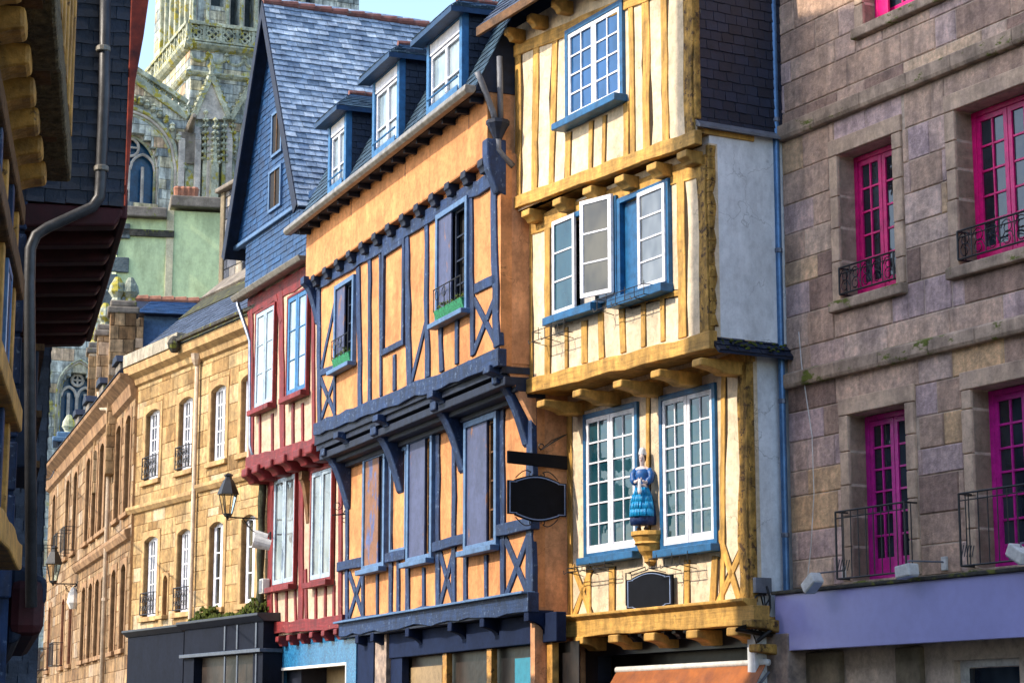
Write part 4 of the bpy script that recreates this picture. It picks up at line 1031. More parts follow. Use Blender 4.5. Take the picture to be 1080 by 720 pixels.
for a, b in (((369, 650), (383, 606)), ((369, 604), (383, 648)), ((465, 638), (479, 582)), ((465, 582), (479, 634)), ((534, 630), (558, 566)), ((534, 568), (558, 626))):
    ob('brace', [a, b], .14, 0, .03)
O.part('panel_frame', ring(MB(), *wq(OF, 413, 584, 431, 470, 0), .07, -.06, -.0), 'slate_blue_paint', bevel=.006)  # pale blue frame round the blank panel between two windows
for i, q in enumerate((L1, L2, L3)):
    a, b, c, d = q
    f = O.part('window', ring(MB(), a, b, c, d, .11, -.11, .16), 'slate_blue_paint', bevel=.008)
    O.part('shutter', MB().box(a + .11, a + .11 + (b - a) * .60, -.075, -.04, c + .11, d - .11), ('shutter_worn', 'shutter_blue', 'shutter_blue')[i], f, label='brown blistered shutter' if i == 0 else None)
    O.part('pane', MB().box(a + .12, b - .12, .13, .136, c + .11, d - .11), ('glass_dark', 'glass_dark', 'glass_grey')[i], f)
    O.part('sash', sash(a + .11 + (b - a) * .60, b - .11, c + .11, d - .11, -.02, 1, 4, .05, .03), ('blue_timber_dark', 'wood_brown', 'wood_brown')[i], f)
    sill(O, f, a - .04, b + .04, c + .02, -.10, 'slate_blue_paint', .13, .10)
for px, py in ((377, 668), (393, 666), (430, 661), (475, 655), (509, 652), (556, 646)):
    x, z = OF.uv(px, py, .1); mb = MB(); corbel(mb, x, -.12, .3, zA0 - .12, .20, .30, .8); O.part('small_console', mb, 'fascia_blue', bevel=.015)
# shop front of the orange house
O.part('soffit', MB().box(ax0, ax1, -.1, .35, zA0 - .14, zA0 - .10), 'blue_timber_dark')
zf0, zf1 = OF.uv(480, 687, -.2)[1], OF.uv(480, 664, -.2)[1]
fx0 = OF.uv(412, 690, -.2)[0]
O.part('shop_fascia', MB().box(fx0, ax1 + .55, .16, .34, zf0, zA0 - .15), 'fascia_blue', bevel=.015)
O.part('shop_pillar', MB().box(ax0, OF.uv(378, 690, -.1)[0], .05, .3, 0, zA0 - .15), 'mosaic_blue')
O.part('shop_pillar', MB().box(OF.uv(378, 690, -.1)[0] + .005, OF.uv(395, 690, -.1)[0], .08, .3, 0, zA0 - .15), 'fascia_blue')
O.part('shop_pillar', MB().box(OF.uv(395, 690, -.1)[0] + .005, fx0 - .005, .11, .3, 0, zA0 - .15), 'grey_stone')
for px in (470, 517, 581):
    x = OF.uv(px, 705, -.25)[0]; O.part('pilaster', MB().box(x - .10, x + .12, .22, .34, 0, zf0 - .004), 'wood_gold', bevel=.01)
for a_, b_ in ((412, 424),): O.part('pilaster', MB().box(OF.uv(a_, 700, -.2)[0] + .01, OF.uv(b_, 700, -.2)[0], .2, .34, 0, zf0 - .004), 'fascia_blue')
O.part('shop_window', MB().box(fx0, ax1 + .9, .40, .42, 0, zf0), 'shop_glass')
x0, z0 = OF.uv(543, 694, -.38); x1, _ = OF.uv(577, 694, -.38)
O.part('window_banner', MB().box(x0, x1, .38, .395, 0.8, z0), 'teal_banner')
O.part('window_blind', MB().box(OF.uv(432, 700, -.38)[0], OF.uv(466, 700, -.38)[0], .38, .395, .6, z0), 'warm_room')
# gutter, roof, dormers
gy = -m2 - .34
O.part('gutter', MB().prism([(gy - .10, zE + .20), (gy - .12, zE + .10), (gy - .06, zE + .04), (gy + .06, zE + .05), (gy + .10, zE + .12), (gy + .10, zE + .20)], cx0 - .25, cx1 + .10, 'x'), 'gutter_metal', bevel=.02)
O.part('eaves_board', MB().box(cx0 - .2, cx1 + .05, gy + .11, -m2 + .02, zE + .08, zE + .12), 'blue_timber_dark')
for k in range(16):
    x = cx0 + .3 + (cx1 - cx0 - .5) * k / 15; O.part('rafter_end', MB().box(x - .04, x + .04, gy + .1, -m2 + .02, zE - .02, zE + .078), 'blue_timber_dark')
ry0, rz0 = gy + .1, zE + .14; RH = 2.5; ry1 = ry0 + 1.25
O.part('roof_body', MB().prism([(ry0, rz0), (ry1, rz0 + RH), (4.6, rz0 + RH + .7), (6, rz0)], cx0 - .1, cx1 + .02, 'x'), 'blue_timber_dark')
O.part('roof_slates', slates((cx0 - .1, ry0, rz0 + .01), (1, 0, 0), (0, ry1 - ry0, RH), [(0, 0), (cx1 - cx0 + .12, 0), (cx1 - cx0 + .12, math.hypot(RH, ry1 - ry0)), (0, math.hypot(RH, ry1 - ry0))], .22, .15), 'slate_mid', tint=True)
def dormer(T, x0, x1, zb, zt, yf, rise, label):
    """dormer with slate cheeks and a hipped slate roof edged in red tiles"""
    d = T.part('dormer', ring(MB(), x0, x1, zb, zt, .13, yf, yf + .14), 'dormer_blue', bevel=.01)
    a, b, c, e = x0 + .13, x1 - .13, zb + .12, zt - .13
    T.part('lintel', MB().box(x0 + .14, x1 - .14, yf + .02, yf + .1, zt - .36, zt - .14), 'white_paint', d)
    T.part('sash', sash(a + .01, (a + b) / 2 - .003, c, e - .24, yf + .05, 1, 2, .05, .03), 'white_paint', d)
    T.part('sash', sash((a + b) / 2 + .003, b - .01, c, e - .24, yf + .05, 1, 2, .05, .03), 'white_paint', d)
    T.part('pane', MB().box(a, b, yf + .10, yf + .106, c, e - .2), 'glass_pale', d)
    T.part('guard', MB().tube([(a, yf - .03, c + .45), (b, yf - .03, c + .45)], .02, 6).box(a, b, yf - .035, yf - .02, c + .02, c + .3), 'dormer_blue', d)
    T.part('cheek', MB().box(x1 - .02, x1 - .005, yf + .141, yf + 2.6, zb - .4, zt), 'dormer_dark', d)
    T.part('cheek', MB().box(x0 + .005, x0 + .02, yf + .141, yf + 2.6, zb - .4, zt), 'dormer_dark', d)
    T.part('cheek_slates', slates((x1, yf + .13, 0), (0, 1, 0), (0, 0, 1), [(0, zb - .4), (2.4, zb - .4), (2.4, zt), (0, zt)], .2, .13), 'slate_dark', d, tint=True)
    o = .16; cx = (x0 + x1) / 2; hy = yf - o + (x1 - x0) / 2 + .1
    X0, X1, Yf, Z0, Z1 = x0 - o, x1 + o, yf - o * 1.6, zt - .02, zt + rise
    mb = MB(); b_ = [(X0, Yf, Z0), (X1, Yf, Z0), (X1, yf + 2.6, Z0), (X0, yf + 2.6, Z0)]; r0, r1 = (cx, Yf + .55, Z1), (cx, yf + 2.6, Z1)
    mb.quad(b_[0], b_[1], r0); mb.quad(b_[1], b_[2], r1, r0); mb.quad(b_[0], r0, r1, b_[3]); mb.quad(b_[2], b_[3], r1); mb.quad(*[b_[i] for i in (3, 2, 1, 0)])
    for q in range(0, 4): mb.quad(*[tuple(Vector(p)) for p in (b_[0], b_[1], (b_[1][0], b_[1][1], b_[1][2] - .10), (b_[0][0], b_[0][1], b_[0][2] - .10))]) if q == 0 else None
    mb.quad(b_[1], b_[2], (b_[2][0], b_[2][1], Z0 - .08), (X1, Yf, Z0 - .10)); mb.quad((X0, Yf, Z0 - .10), (X1, Yf, Z0 - .10), (X1, yf + .01, Z0 - .09), (X0, yf + .01, Z0 - .09))
    T.part('roof', mb, 'dormer_dark', d)
    ln = math.hypot(.55, rise); w = X1 - X0
    T.part('roof_slates', slates(b_[0], (1, 0, 0), (0, .55, rise), [(0, 0), (w, 0), (w / 2, ln)], .18, .12), 'slate_mid', d, tint=True)
    ln2 = math.hypot(w / 2, rise); D_ = yf + 2.6 - Yf
    T.part('roof_slates', slates(b_[1], (0, 1, 0), (-w / 2, 0, rise), [(0, 0), (D_, 0), (D_, ln2), (.55, ln2)], .18, .12), 'slate_mid', d, tint=True)
    mb = MB(); y = Yf + .5
    while y < yf + 2.4: mb.tube([(cx, y, Z1 + .0), (cx, y + .34, Z1 + .012)], [.06, .07], 8); y += .33
    T.part('ridge_tiles', mb, 'ridge_clay', d)
yfd = -m2 - .14
for (pl, pr, pyt, pyb) in ((346, 365, 121, 200), (392, 421, 66, 160), (449, 487, 18, 106)):
    xa, zt = OF.uv(pr, pyt - 3, -yfd); x0d, _ = OF.uv(pl, 150, -yfd)
    dormer(O, x0d, xa, zE + .12, zt + .1, yfd, .50, '')
# the gutter's swan neck, hopper and down pipe at the corner
DP = OF.thing('drainpipe', 'dark lead hopper and bent pipes at the upper right corner of the orange house', 'drainpipe', (cx1, -m2, zC0), 'downpipes on the right hand row')
def pq(px, py, n=None): x, z = OF.uv(px, py, m2 + .05); return (x, -m2 - .05, z)
yy = -.55
def pz(px, py):
    y, z = OF.nz(px, py, cx1 + .09); return (cx1 + .09, y, z)
DP.part('pipe', MB().tube([pz(503, 76), pz(507, 84), pz(520, 118), pz(522, 126)], .055, 8), 'lead', smooth=True)
DP.part('pipe', MB().tube([pz(527, 60), pz(528, 128)], .055, 8), 'lead', smooth=True)
c = pz(525, 146); DP.part('hopper', MB().lathe(c, [(.07, -.02), (.10, .05), (.15, .16), (.20, .24), (.20, .30), (.17, .31)], 10), 'blue_timber_dark')
DP.part('pipe', MB().tube([pz(525, 147), pz(525, 158), pz(530, 165), pz(541, 176)], .065, 8), 'lead', smooth=True)
# little wrought iron sign arm at the left of the orange house
xs2 = ax0 + .05
HA = OF.thing('sign_arm', 'small wrought iron scroll arm at the left end of the orange house', 'iron arm', (xs2, 0, OF.nz(384, 545, xs2)[1]))
mb = MB(); q = lambda px, py: (xs2,) + tuple(OF.nz(px, py, xs2))
mb.tube([q(386, 540), q(350, 543)], .016, 6); mb.tube([q(386, 534), q(362, 531)], .02, 6); mb.tube([q(386, 515), q(375, 518), q(368, 530), q(362, 542)], .012, 5)
for cx_, cy_, r_ in ((356, 533, 5), (378, 525, 4), (364, 548, 3.5), (374, 548, 3.5)):
    mb.tube([q(cx_ + r_ * (1 - .05 * t) * math.cos(t * .7), cy_ + r_ * (1 - .05 * t) * math.sin(t * .7)) for t in range(12)], .009, 5)
HA.part('arm', mb, 'iron')

# ================================================================== red timbered house with blue slate gable
YR = OF.W(OF.uv(364, 610, 0)[0], 0, 0).y; print('YR', YR)
RF = Frame(364, 610, YR, 24.5)
RH_ = RF.thing('timbered_house', 'narrow red timbered house with a tall blue slate hung gable', 'house')
r1 = .42; RT = 'red_timber'
rx0, rx1 = RF.uv(284, 600, 0)[0], RF.uv(364, 600, 0)[0]
qx0, qx1 = RF.uv(262, 400, r1)[0], RF.uv(335, 400, r1)[0]
zR0 = RF.uv(320, 664, 0)[1]; zR1 = RF.uv(295, 484, r1)[1]; zR2 = RF.uv(285, 297, r1 + .1)[1]; zR3 = RF.uv(285, 240, r1 + .08)[1]
print('RED z', zR0, zR1, zR2, zR3, rx1 - rx0, qx1 - qx0)
R1 = wq(RF, 271, 434, 294, 318, r1); R2 = wq(RF, 305, 421, 329, 301, r1); R3 = wq(RF, 290, 620, 316, 496, 0); R4 = wq(RF, 330, 615, 355, 489, 0)
RH_.part('wall', wall(qx0, qx1, zR1 - .1, zR2 + .05, [R1, R2], -r1, -r1 + .2), 'red_panel')
RH_.part('wall', wall(rx0, rx1, zR0 - .05, zR1 + .05, [R3, R4], 0, .2), 'red_panel')
RH_.part('flank_wall', MB().box(qx0, qx0 + .15, -r1 + .21, 6, zR1, zR2), RT); RH_.part('flank_wall', MB().box(rx0, rx0 + .15, .21, 6, 0, zR1), RT)
RH_.part('flank_wall', MB().box(rx1 - .15, rx1, .21, 6, 0, zR2), RT); RH_.part('back_wall', MB().box(rx0 + .16, rx1 - .16, 5.8, 6, 0, zR2), RT)
def rb(name, pts, w, n, th=.04, mat=RT, w2=None): return tb(RH_, RF, name, mat, pts, w, n, th, w2, .14)
rb('wall_beam', [(262, 324), (334, 285)], .40, r1, .03); rb('wall_beam', [(263, 490), (336, 470)], .34, r1, .10)
for a, b, w in (((266, 486), (265, 325), .34), ((299, 476), (297, 304), .30), ((332, 468), (331, 290), .18), ((275, 482), (275, 436), .12), ((288, 480), (288, 436), .14), ((310, 472), (310, 425), .14), ((320, 470), (320, 425), .12)):
    rb('timber_post', [a, b], w, r1)
rb('brace', [(292, 312), (298, 340)], .16, r1, .05)
rb('wall_beam', [(281, 664), (366, 655)], .26, 0, .12); rb('wall_beam', [(284, 512), (364, 488)], .30, 0, .03)
for a, b, w in (((286, 658), (286, 500), .32), ((318, 656), (319, 495), .30), ((324, 655), (323, 600), .16), ((360, 654), (360, 486), .20), ((293, 658), (292, 622), .12), ((303, 657), (303, 622), .12), ((313, 656), (312, 622), .12), ((334, 655), (334, 617), .12), ((344, 654), (344, 617), .12), ((353, 654), (353, 617), .12)):
    rb('timber_post', [a, b], w, 0)
for i, (q, n) in enumerate(((R1, r1), (R2, r1), (R3, 0), (R4, 0))):
    a, b, c, d = q
    f = window(RH_, a, b, c, d, -n - .10, RT, 'dormer_blue' if i == 1 else 'pale_blue_paint', 'glass_pale' if i < 2 else 'glass_grey', 2, 1 if i > 1 else 1, 3 if i < 2 else 1, .06, st=.10)
    sill(RH_, f, a - .05, b + .05, c, -n - .08, RT, .16, .12)
RH_.part('soffit', MB().box(qx0, qx1, -r1 + .02, .2, zR1 - .12, zR1 - .02), RT)
for px, py in ((265, 490), (276, 487), (290, 483), (304, 479), (320, 474), (333, 470)):
    x, z = RF.uv(px, py, r1); mb = MB(); corbel(mb, x, -r1 - .18, .05, zR1 + .02, .42, .36); RH_.part('joist_end', mb, RT, bevel=.04)
for k in range(7):
    x = rx0 + .3 + (rx1 - rx0 - .5) * k / 6; mb = MB(); corbel(mb, x, -.14, .2, zR0 - .08, .2, .22); RH_.part('joist_end', mb, RT, bevel=.02)
mb = MB(); x, z = RF.uv(320, 540, .1); bracket(mb, x + .02, -.2, 0, z + .9, z - .25, .2); RH_.part('carved_bracket', mb, 'wood_brown', bevel=.02)
# shop
sh = (RF.uv(294, 700, -.1)[0], RF.uv(366, 700, -.1)[0], 0, RF.uv(330, 701, -.1)[1])
RH_.part('shop_wall', wall(rx0 - .2, rx1 + .2, 0, zR0 - .1, [sh], .1, .3), 'mosaic_blue')
RH_.part('shop_frame', ring(MB(), sh[0], sh[1], .05, sh[3], .06, .08, .2), 'concrete_white', bevel=.005)
RH_.part('shop_window', MB().box(sh[0], sh[1], .9, .92, 0, sh[3]), 'warm_room'); RH_.part('shop_side', MB().box(sh[0], sh[0] + 1.0, .3, .9, 0, sh[3]), 'shop_dark')
# slate band and gable
rg = r1 + .08
RH_.part('slate_band', MB().box(qx0 - .15, qx1 - .05, -rg + .01, -rg + .2, zR2, zR3 + .05), 'slate_blue_paint')
RH_.part('slates', slates((qx0 - .15, -rg, zR2 - .05), (1, 0, 0), (0, 0, 1), [(0, 0), (qx1 - qx0 + .1, 0), (qx1 - qx0 + .1, zR3 - zR2 + .1), (0, zR3 - zR2 + .1)], .22, .14), 'slate_gable', tint=True)
ga = RF.uv(290, 4, rg); gl = RF.uv(249, 250, rg); gr = RF.uv(326, 205, rg); zk = zR3 + .05
gl = (gl[0], zk); gr = (gr[0], zk)
print('GABLE', ga, gl, gr)
gw1 = RF.rect(288, 168, 300, 112, rg); gw2 = RF.rect(285, 226, 299, 172, rg)
RH_.part('gable_wall', MB().prism([(gl[0] + .1, zk), (gr[0] - .1, zk), (ga[0], ga[1] - .15)], -rg + .01, -rg + .2), 'slate_blue_paint')
RH_.part('gable_slates', slates((0, -rg, 0), (1, 0, 0), (0, 0, 1), [(gl[0] + .12, zk), (gr[0] - .16, zk), (ga[0], ga[1] - .4)], .22, .14), 'slate_gable', tint=True)
for g in (gw1, gw2):
    f = RH_.part('gable_window', ring(MB(), *g, .07, -rg - .07, -rg), 'slate_blue_paint', bevel=.006); RH_.part('pane', MB().box(g[0] + .02, g[1] - .02, -rg - .035, -rg - .028, g[2] + .02, g[3] - .02), 'dark_room', f)
    RH_.part('louvre', MB().box((g[0] + g[1]) / 2 - .02, (g[0] + g[1]) / 2 + .02, -rg - .06, -rg - .036, g[2] + .05, g[3] - .05), 'wood_brown', f)
RH_.part('gable_moulding', MB().box(gl[0] + .0, gr[0] - .0, -rg - .10, -rg + .05, zk - .06, zk + .04), 'slate_blue_paint', bevel=.02)
RD = 9.0; dx, dz = gr[0] - ga[0], gr[1] - ga[1]; lr = math.hypot(dx, dz)
for s_, (fx, fz) in ((1, gr), (-1, gl)):
    ex, ez = (fx - ga[0]), (fz - ga[1]); l_ = math.hypot(ex, ez); ex, ez = ex / l_, ez / l_; fx2, fz2 = fx + ex * .25, fz + ez * .25
    nx, nz_ = (ez * -s_, ex * s_) if False else (-ez * s_ * 1.0, ex * s_ * 1.0)
    if nz_ < 0: nx, nz_ = -nx, -nz_
    RH_.part('roof', MB().prism([(ga[0], ga[1]), (fx2, fz2), (fx2 - nx * .10, fz2 - nz_ * .10), (ga[0], ga[1] - .16)], -rg - .28, RD), 'blue_timber_dark')
    RH_.part('verge_board', MB().prism([(ga[0], ga[1] + .03), (fx2, fz2 + .03), (fx2 - nx * .26, fz2 - nz_ * .26), (ga[0], ga[1] - .42)], -rg - .33, -rg - .285), 'blue_timber_dark', bevel=.01)
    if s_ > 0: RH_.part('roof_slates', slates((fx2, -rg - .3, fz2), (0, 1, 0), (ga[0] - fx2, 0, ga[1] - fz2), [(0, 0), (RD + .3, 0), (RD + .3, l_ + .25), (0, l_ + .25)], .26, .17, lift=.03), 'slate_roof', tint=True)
mb = MB(); y = -rg - .3
while y < RD - .3: mb.tube([(ga[0], y, ga[1] + .0), (ga[0], y + .44, ga[1] + .03)], [.085, .10], 10); y += .42
RH_.part('ridge_tiles', mb, 'ridge_clay')
gx0 = qx0 - .35
RH_.part('gutter', MB().prism([(-rg - .12, zR2 + .02), (-rg - .02, zR2 - .08), (-rg - .26, zR2 - .10), (-rg - .33, zR2 + .02)], gx0, qx1 - .3, 'x'), 'gutter_metal', bevel=.02)
D2 = RF.thing('drainpipe', 'mossy dark rainwater pipe on the left corner of the red timbered house', 'drainpipe', (rx0 - .1, -.1, 1), 'downpipes on the right hand row')
q = lambda px, py, n: (RF.uv(px, py, n)[0], -n, RF.uv(px, py, n)[1])
D2.part('pipe', MB().tube([q(250, 312, .6), q(251, 322, .6), q(260, 348, .5), q(264, 360, .46), q(264, 470, .46), q(268, 485, .44)], .05, 8), 'zinc', smooth=True)
mb = MB(); pts = []; rr = []
for i in range(24):
    f = i / 23; pts.append((rx0 - .22 + .03 * math.sin(i * 1.7), -.14, 7.6 - f * 7.5)); rr.append(.075 + .03 * math.sin(i * 2.3) ** 2)
mb.tube(pts, rr, 8); D2.part('pipe', mb, 'pipe_mossy', smooth=True)
c = q(277, 573, .5)
WL = RF.thing('wall_floodlight', 'white round spotlight fixed beside the mossy pipe below the street lamp', 'floodlight', (rx0, -.1, c[2]))
WL.part('lamp_head', MB().tube([(c[0] + .1, -.35, c[2] - .04), (c[0] - .0, -.72, c[2] + .05)], [.12, .15], 12), 'concrete_white', smooth=False)
WL.part('lamp_head', MB().tube([(c[0] - .12, -.35, c[2] + .14), (c[0] - .22, -.62, c[2] + .2)], [.10, .13], 12), 'concrete_white')
WL.part('bracket', MB().tube([(rx0 - .1, -.05, c[2] + .3), (c[0] + .1, -.35, c[2] + .25), (c[0] + .08, -.36, c[2])], .02, 6), 'iron')
cc = q(281, 618, .1); JB = RF.thing('junction_box', 'small pale meter box on the left post of the red timbered house', 'electric box', cc); JB.part('box', MB().box(cc[0] - .13, cc[0] + .13, -.24, -.06, cc[2] - .17, cc[2] + .17), 'concrete_white', bevel=.02); JB.part('lid', MB().box(cc[0] - .10, cc[0] + .10, -.25, -.241, cc[2] - .14, cc[2] + .14), 'lead')
# ================================================================== golden stone house
YG = RF.W(rx0, 0, 0).y + .4; print('YG', YG)
GF = Frame(278, 600, YG, 30.0)
g = GF.thing('stone_house', 'sunlit golden stone house with white arched windows above dark grey shop fronts', 'house')
XG0, XG1 = GF.uv(137, 560)[0], GF.uv(278, 600)[0] + .6
zc0, zc1 = GF.uv(200, 381)[1], GF.uv(200, 366)[1]
T = [wq(GF, 153, 507, 170, 434, 0), wq(GF, 188, 498, 205, 422, 0), wq(GF, 222, 490, 240, 401, 0), wq(GF, 254, 478, 270, 383, 0)]
Bm = [wq(GF, 151, 648, 168, 560, 0), wq(GF, 186, 645, 203, 551, 0), wq(GF, 220, 643, 237, 551, 0), wq(GF, 254, 640, 271, 548, 0)]
za = sum(r[2] for r in T) / 4; zb = sum(r[3] for r in T) / 4; T = [(r[0], r[1], za, zb) for r in T]
za2 = sum(r[2] for r in Bm) / 4; zb2_ = sum(r[3] for r in Bm) / 4; Bm = [(r[0], r[1], za2, zb2_) for r in Bm]
nich = wq(GF, 172, 650, 178, 610, 0); nich = (nich[0], nich[1], za2 - .02, za2 + 1.0)
print('GOLD', XG1 - XG0, za, zb, za2, zb2_, zc0, zc1, T[0][1] - T[0][0])
g.part('wall', wall(XG0, XG1, 0, zc1, T + Bm + [nich], 0, .45), 'gold_reveal')
gz0 = GF.uv(200, 661)[1]
sw = .17
av = [(r[0] - sw, r[1] + sw, r[2] - .14, r[3] + sw) for r in T + Bm] + [(nich[0] - .08, nich[1] + .08, nich[2] - .1, nich[3] + .1)]
g.part('stonework', ashlar(XG0, XG1, gz0, zc0 + .05, av, 0, (.34, .48), (.5, 1.1), .006, .014), 'gold_ashlar', tint=True)
g.part('side_wall', MB().box(XG0, XG0 + .4, .46, 7, 0, zc1), 'gold_stone'); g.part('side_wall', MB().box(XG1 - .4, XG1, .46, 7, 0, zc1), 'gold_stone'); g.part('back_wall', MB().box(XG0 + .41, XG1 - .41, 6.6, 7, 0, zc1), 'gold_stone')
for i, r in enumerate(T + Bm):
    surround(g, *r, sw, .10, -.04, .44, 'gold_stone', .07, .13)
    f = window(g, r[0] + .003, r[1] - .003, r[2] + .003, r[3] - .003, .10, 'white_paint', 'white_paint', 'glass_warm' if i in (6, 7, 3) else 'glass_grey', 2, 2 if i < 6 else 1, 5 if i < 6 else 3, .05, st=.06, mu=.035)
    if i in (0, 1, 4, 5): railing(g, f, r[0] + .01, r[1] - .01, r[2] + .03, r[2] + .62, -.10, .2, 5)
surround(g, *nich, .08, .12, -.04, .2, 'gold_stone', .16, .1); g.part('niche_back', MB().box(nich[0] - .1, nich[1] + .1, .2, .3, nich[2], nich[3]), 'gold_reveal')
nb = XG1
zs = GF.uv(170, 530)[1]
xm = GF.uv(209, 520)[0]
for xa, xb, dz in ((XG0, xm - .12, 0), (xm + .12, XG1, .12)):
    g.part('string_course', MB().prism([(0, zs + dz - .14), (-.08, zs + dz - .12), (-.16, zs + dz - .02), (-.16, zs + dz + .06), (0, zs + dz + .10)], xa, xb, 'x'), 'gold_stone', bevel=.012)
g.part('cornice', MB().prism([(0, zc0 - .16), (-.10, zc0 - .10), (-.14, zc0 + .05), (-.30, zc0 + .16), (-.34, zc1), (0.1, zc1 + .02)], XG0 - .1, XG1, 'x'), 'gold_stone', bevel=.015)
xc = GF.uv(200, 375)[0]
mb = MB(); x = XG0
while x < xc: x2 = min(x + 1.15, xc); mb.box(x + .006, x2 - .006, -.36, -.05, zc1 + .025, zc1 + .36); x = x2
g.part('parapet', mb, 'pale_coping', bevel=.01)
rs0 = (-.10, zc1 + .32); rs1 = (3.2, zc1 + 3.3)
ra = (rs0[0], rs0[1]); rbk = rs1
g.part('roof', MB().prism([(-.3, zc1 + .03), rs0, rs1, (6.9, zc1 + .03)], XG0 + .02, XG1, 'x'), 'roof_mossy')
def roofband(y0, y1, mat, nm, up=.02):
    dy, dz = rs1[0] - rs0[0], rs1[1] - rs0[1]; L = math.hypot(dy, dz); ny, nz_ = -dz / L, dy / L
    a, b = y0, y1
    g.part(nm, MB().prism([(rs0[0] + dy * a, rs0[1] + dz * a), (rs0[0] + dy * a + ny * up, rs0[1] + dz * a + nz_ * up), (rs0[0] + dy * b + ny * up, rs0[1] + dz * b + nz_ * up), (rs0[0] + dy * b, rs0[1] + dz * b)], XG0 + .02, XG1 - .02, 'x'), mat)
g.part('roof_slates', slates((XG0, rs0[0], rs0[1]), (1, 0, 0), (0, rs1[0] - rs0[0], rs1[1] - rs0[1]), [(0, 0), (XG1 - XG0, 0), (XG1 - XG0, 1.7), (0, 1.7)], .28, .2), 'slate_grey', tint=True)
roofband(.40, .60, 'roof_mossy', 'roof_lower_edge', .04); roofband(.605, .99, 'coping_stone', 'roof_upper', .10)
g.part('gutter', MB().box(xc + .1, XG1, -.48, -.35, zc1 + .06, zc1 + .16), 'ledge_dark', bevel=.02)
g.part('gargoyle', MB().lathe((xc + .08, -.45, zc1 - .05), [(.08, -.15), (.16, -.05), (.2, .08), (.14, .2), (.06, .28)], 8), 'ledge_dark', bevel=.02)
# tall sloping gable wall and chimney between golden and red house
zt_ = GF.uv(243, 195, -2.6)[1]
xk = GF.uv(236, 300, -2.6)[0]
g.part('coping', MB().prism([(3.3, zc1 + 3.0), (3.3, zc1 + 3.45), (3.9, zc1 + 3.5), (3.9, zc1 + 3.0)], XG0 + .3, xk + .4, 'x'), 'coping_stone', bevel=.03)
CH = GF.thing('chimney', 'tall grey stone chimney with a sloped mossy cap beside the blue slate gable', 'chimney', (xk + .5, 3, zc1 + 1.5), 'stone chimneys over the row')
CH.part('stack', ashlar(xk, xk + 1.5, zc1 + 1.0, zt_ - .2, [], 2.55, (.3, .4), (.3, .7), .02, .04).box(xk + .02, xk + 1.5, 2.55, 4.0, zc1 + 1, zt_ - .2), 'rubble', tint=True)
CH.part('corner_stones', MB().box(xk - .06, xk + .22, 2.45, 4.05, zc1 + 1.0, zt_ - .18), 'dusty_plaster', bevel=.03)
CH.part('cap', MB().prism([(2.3, zt_ - .2), (2.3, zt_ - .08), (3.2, zt_ + .45), (4.2, zt_ - .08), (4.2, zt_ - .2)], xk - .15, xk + 1.6, 'x'), 'coping_stone', bevel=.04)
# down pipes on the golden house
for px, py0, lab in ((209, 372, 'pale rainwater pipe with an open joint down the middle of the golden stone house'),):
    x = xm; D = GF.thing('drainpipe', lab, 'drainpipe', (x, -.12, 2.6), 'downpipes on the right hand row')
    D.part('pipe', MB().tube([(x, -.12, zc0 - .1), (x, -.12, 2.5), (x - .06, -.2, 2.35)], .06, 8), 'pipe_stone', smooth=True)
    D.part('hopper', MB().lathe((x, -.14, zc0 - .15), [(.07, -.1), (.14, .05), (.16, .2)], 8), 'pipe_stone')
# shop fronts
a0, z_a = GF.uv(135, 672, .25); a1, _ = GF.uv(194, 662, .25)
g.part('shop_front', MB().box(a0, a1, -.25, -.02, 0, z_a), 'shop_grey'); g.part('shop_cornice', MB().prism([(0, z_a), (-.28, z_a), (-.42, z_a + .12), (-.42, z_a + .17), (0, z_a + .2)], a0 - .05, a1, 'x'), 'shop_dark', bevel=.01)
b0, z_b = GF.uv(195, 664, .5); b1, _ = GF.uv(278, 652, .5); zm = GF.uv(240, 686, .5)[1]
g.part('shop_front', MB().box(b0, b1, -.5, -.02, zm, z_b), 'shop_grey')
g.part('shop_cornice', MB().prism([(0, z_b), (-.53, z_b), (-.70, z_b + .12), (-.70, z_b + .18), (0, z_b + .2)], b0 - .12, b1 + .1, 'x'), 'shop_dark', bevel=.01)
g.part('shop_ledge', MB().box(b0 - .1, b1 + .05, -.6, -.02, zm - .09, zm - .005), 'shop_edge', bevel=.01)
g.part('shop_window', MB().box(b0 + .7, b1 - .6, -.30, -.02, .0, zm - .1), 'shop_glass'); g.part('shop_post', MB().box(b0, b0 + .65, -.5, -.02, 0, zm - .1), 'shop_grey'); g.part('shop_post', MB().box(b1 - .55, b1, -.5, -.02, 0, zm - .1), 'shop_grey')
for px in (238, 251, 271):
    x = GF.uv(px, 670, .5)[0]; g.part('shop_strip', MB().box(x - .04, x + .04, -.53, -.502, zm + .02, z_b - .02), 'shop_edge')
    g.part('shop_strip', MB().box(x - .0, x + .07, -.53, -.502, .0, zm - .12), 'shop_edge')
mb = MB()
for k in range(700):
    x = random.uniform(GF.uv(216, 650)[0], XG1); r = random.uniform(.02, .055); h_ = .12 + .30 * max(0, math.sin(x * 2.1 + 1)) ** 2; mb.lathe((x, -random.uniform(.02, .5), z_b + .15 + random.uniform(0, h_)), [(r, -.05), (r * .8, r * .6), (r * .3, r)], 5)
g.part('moss', mb, 'moss')
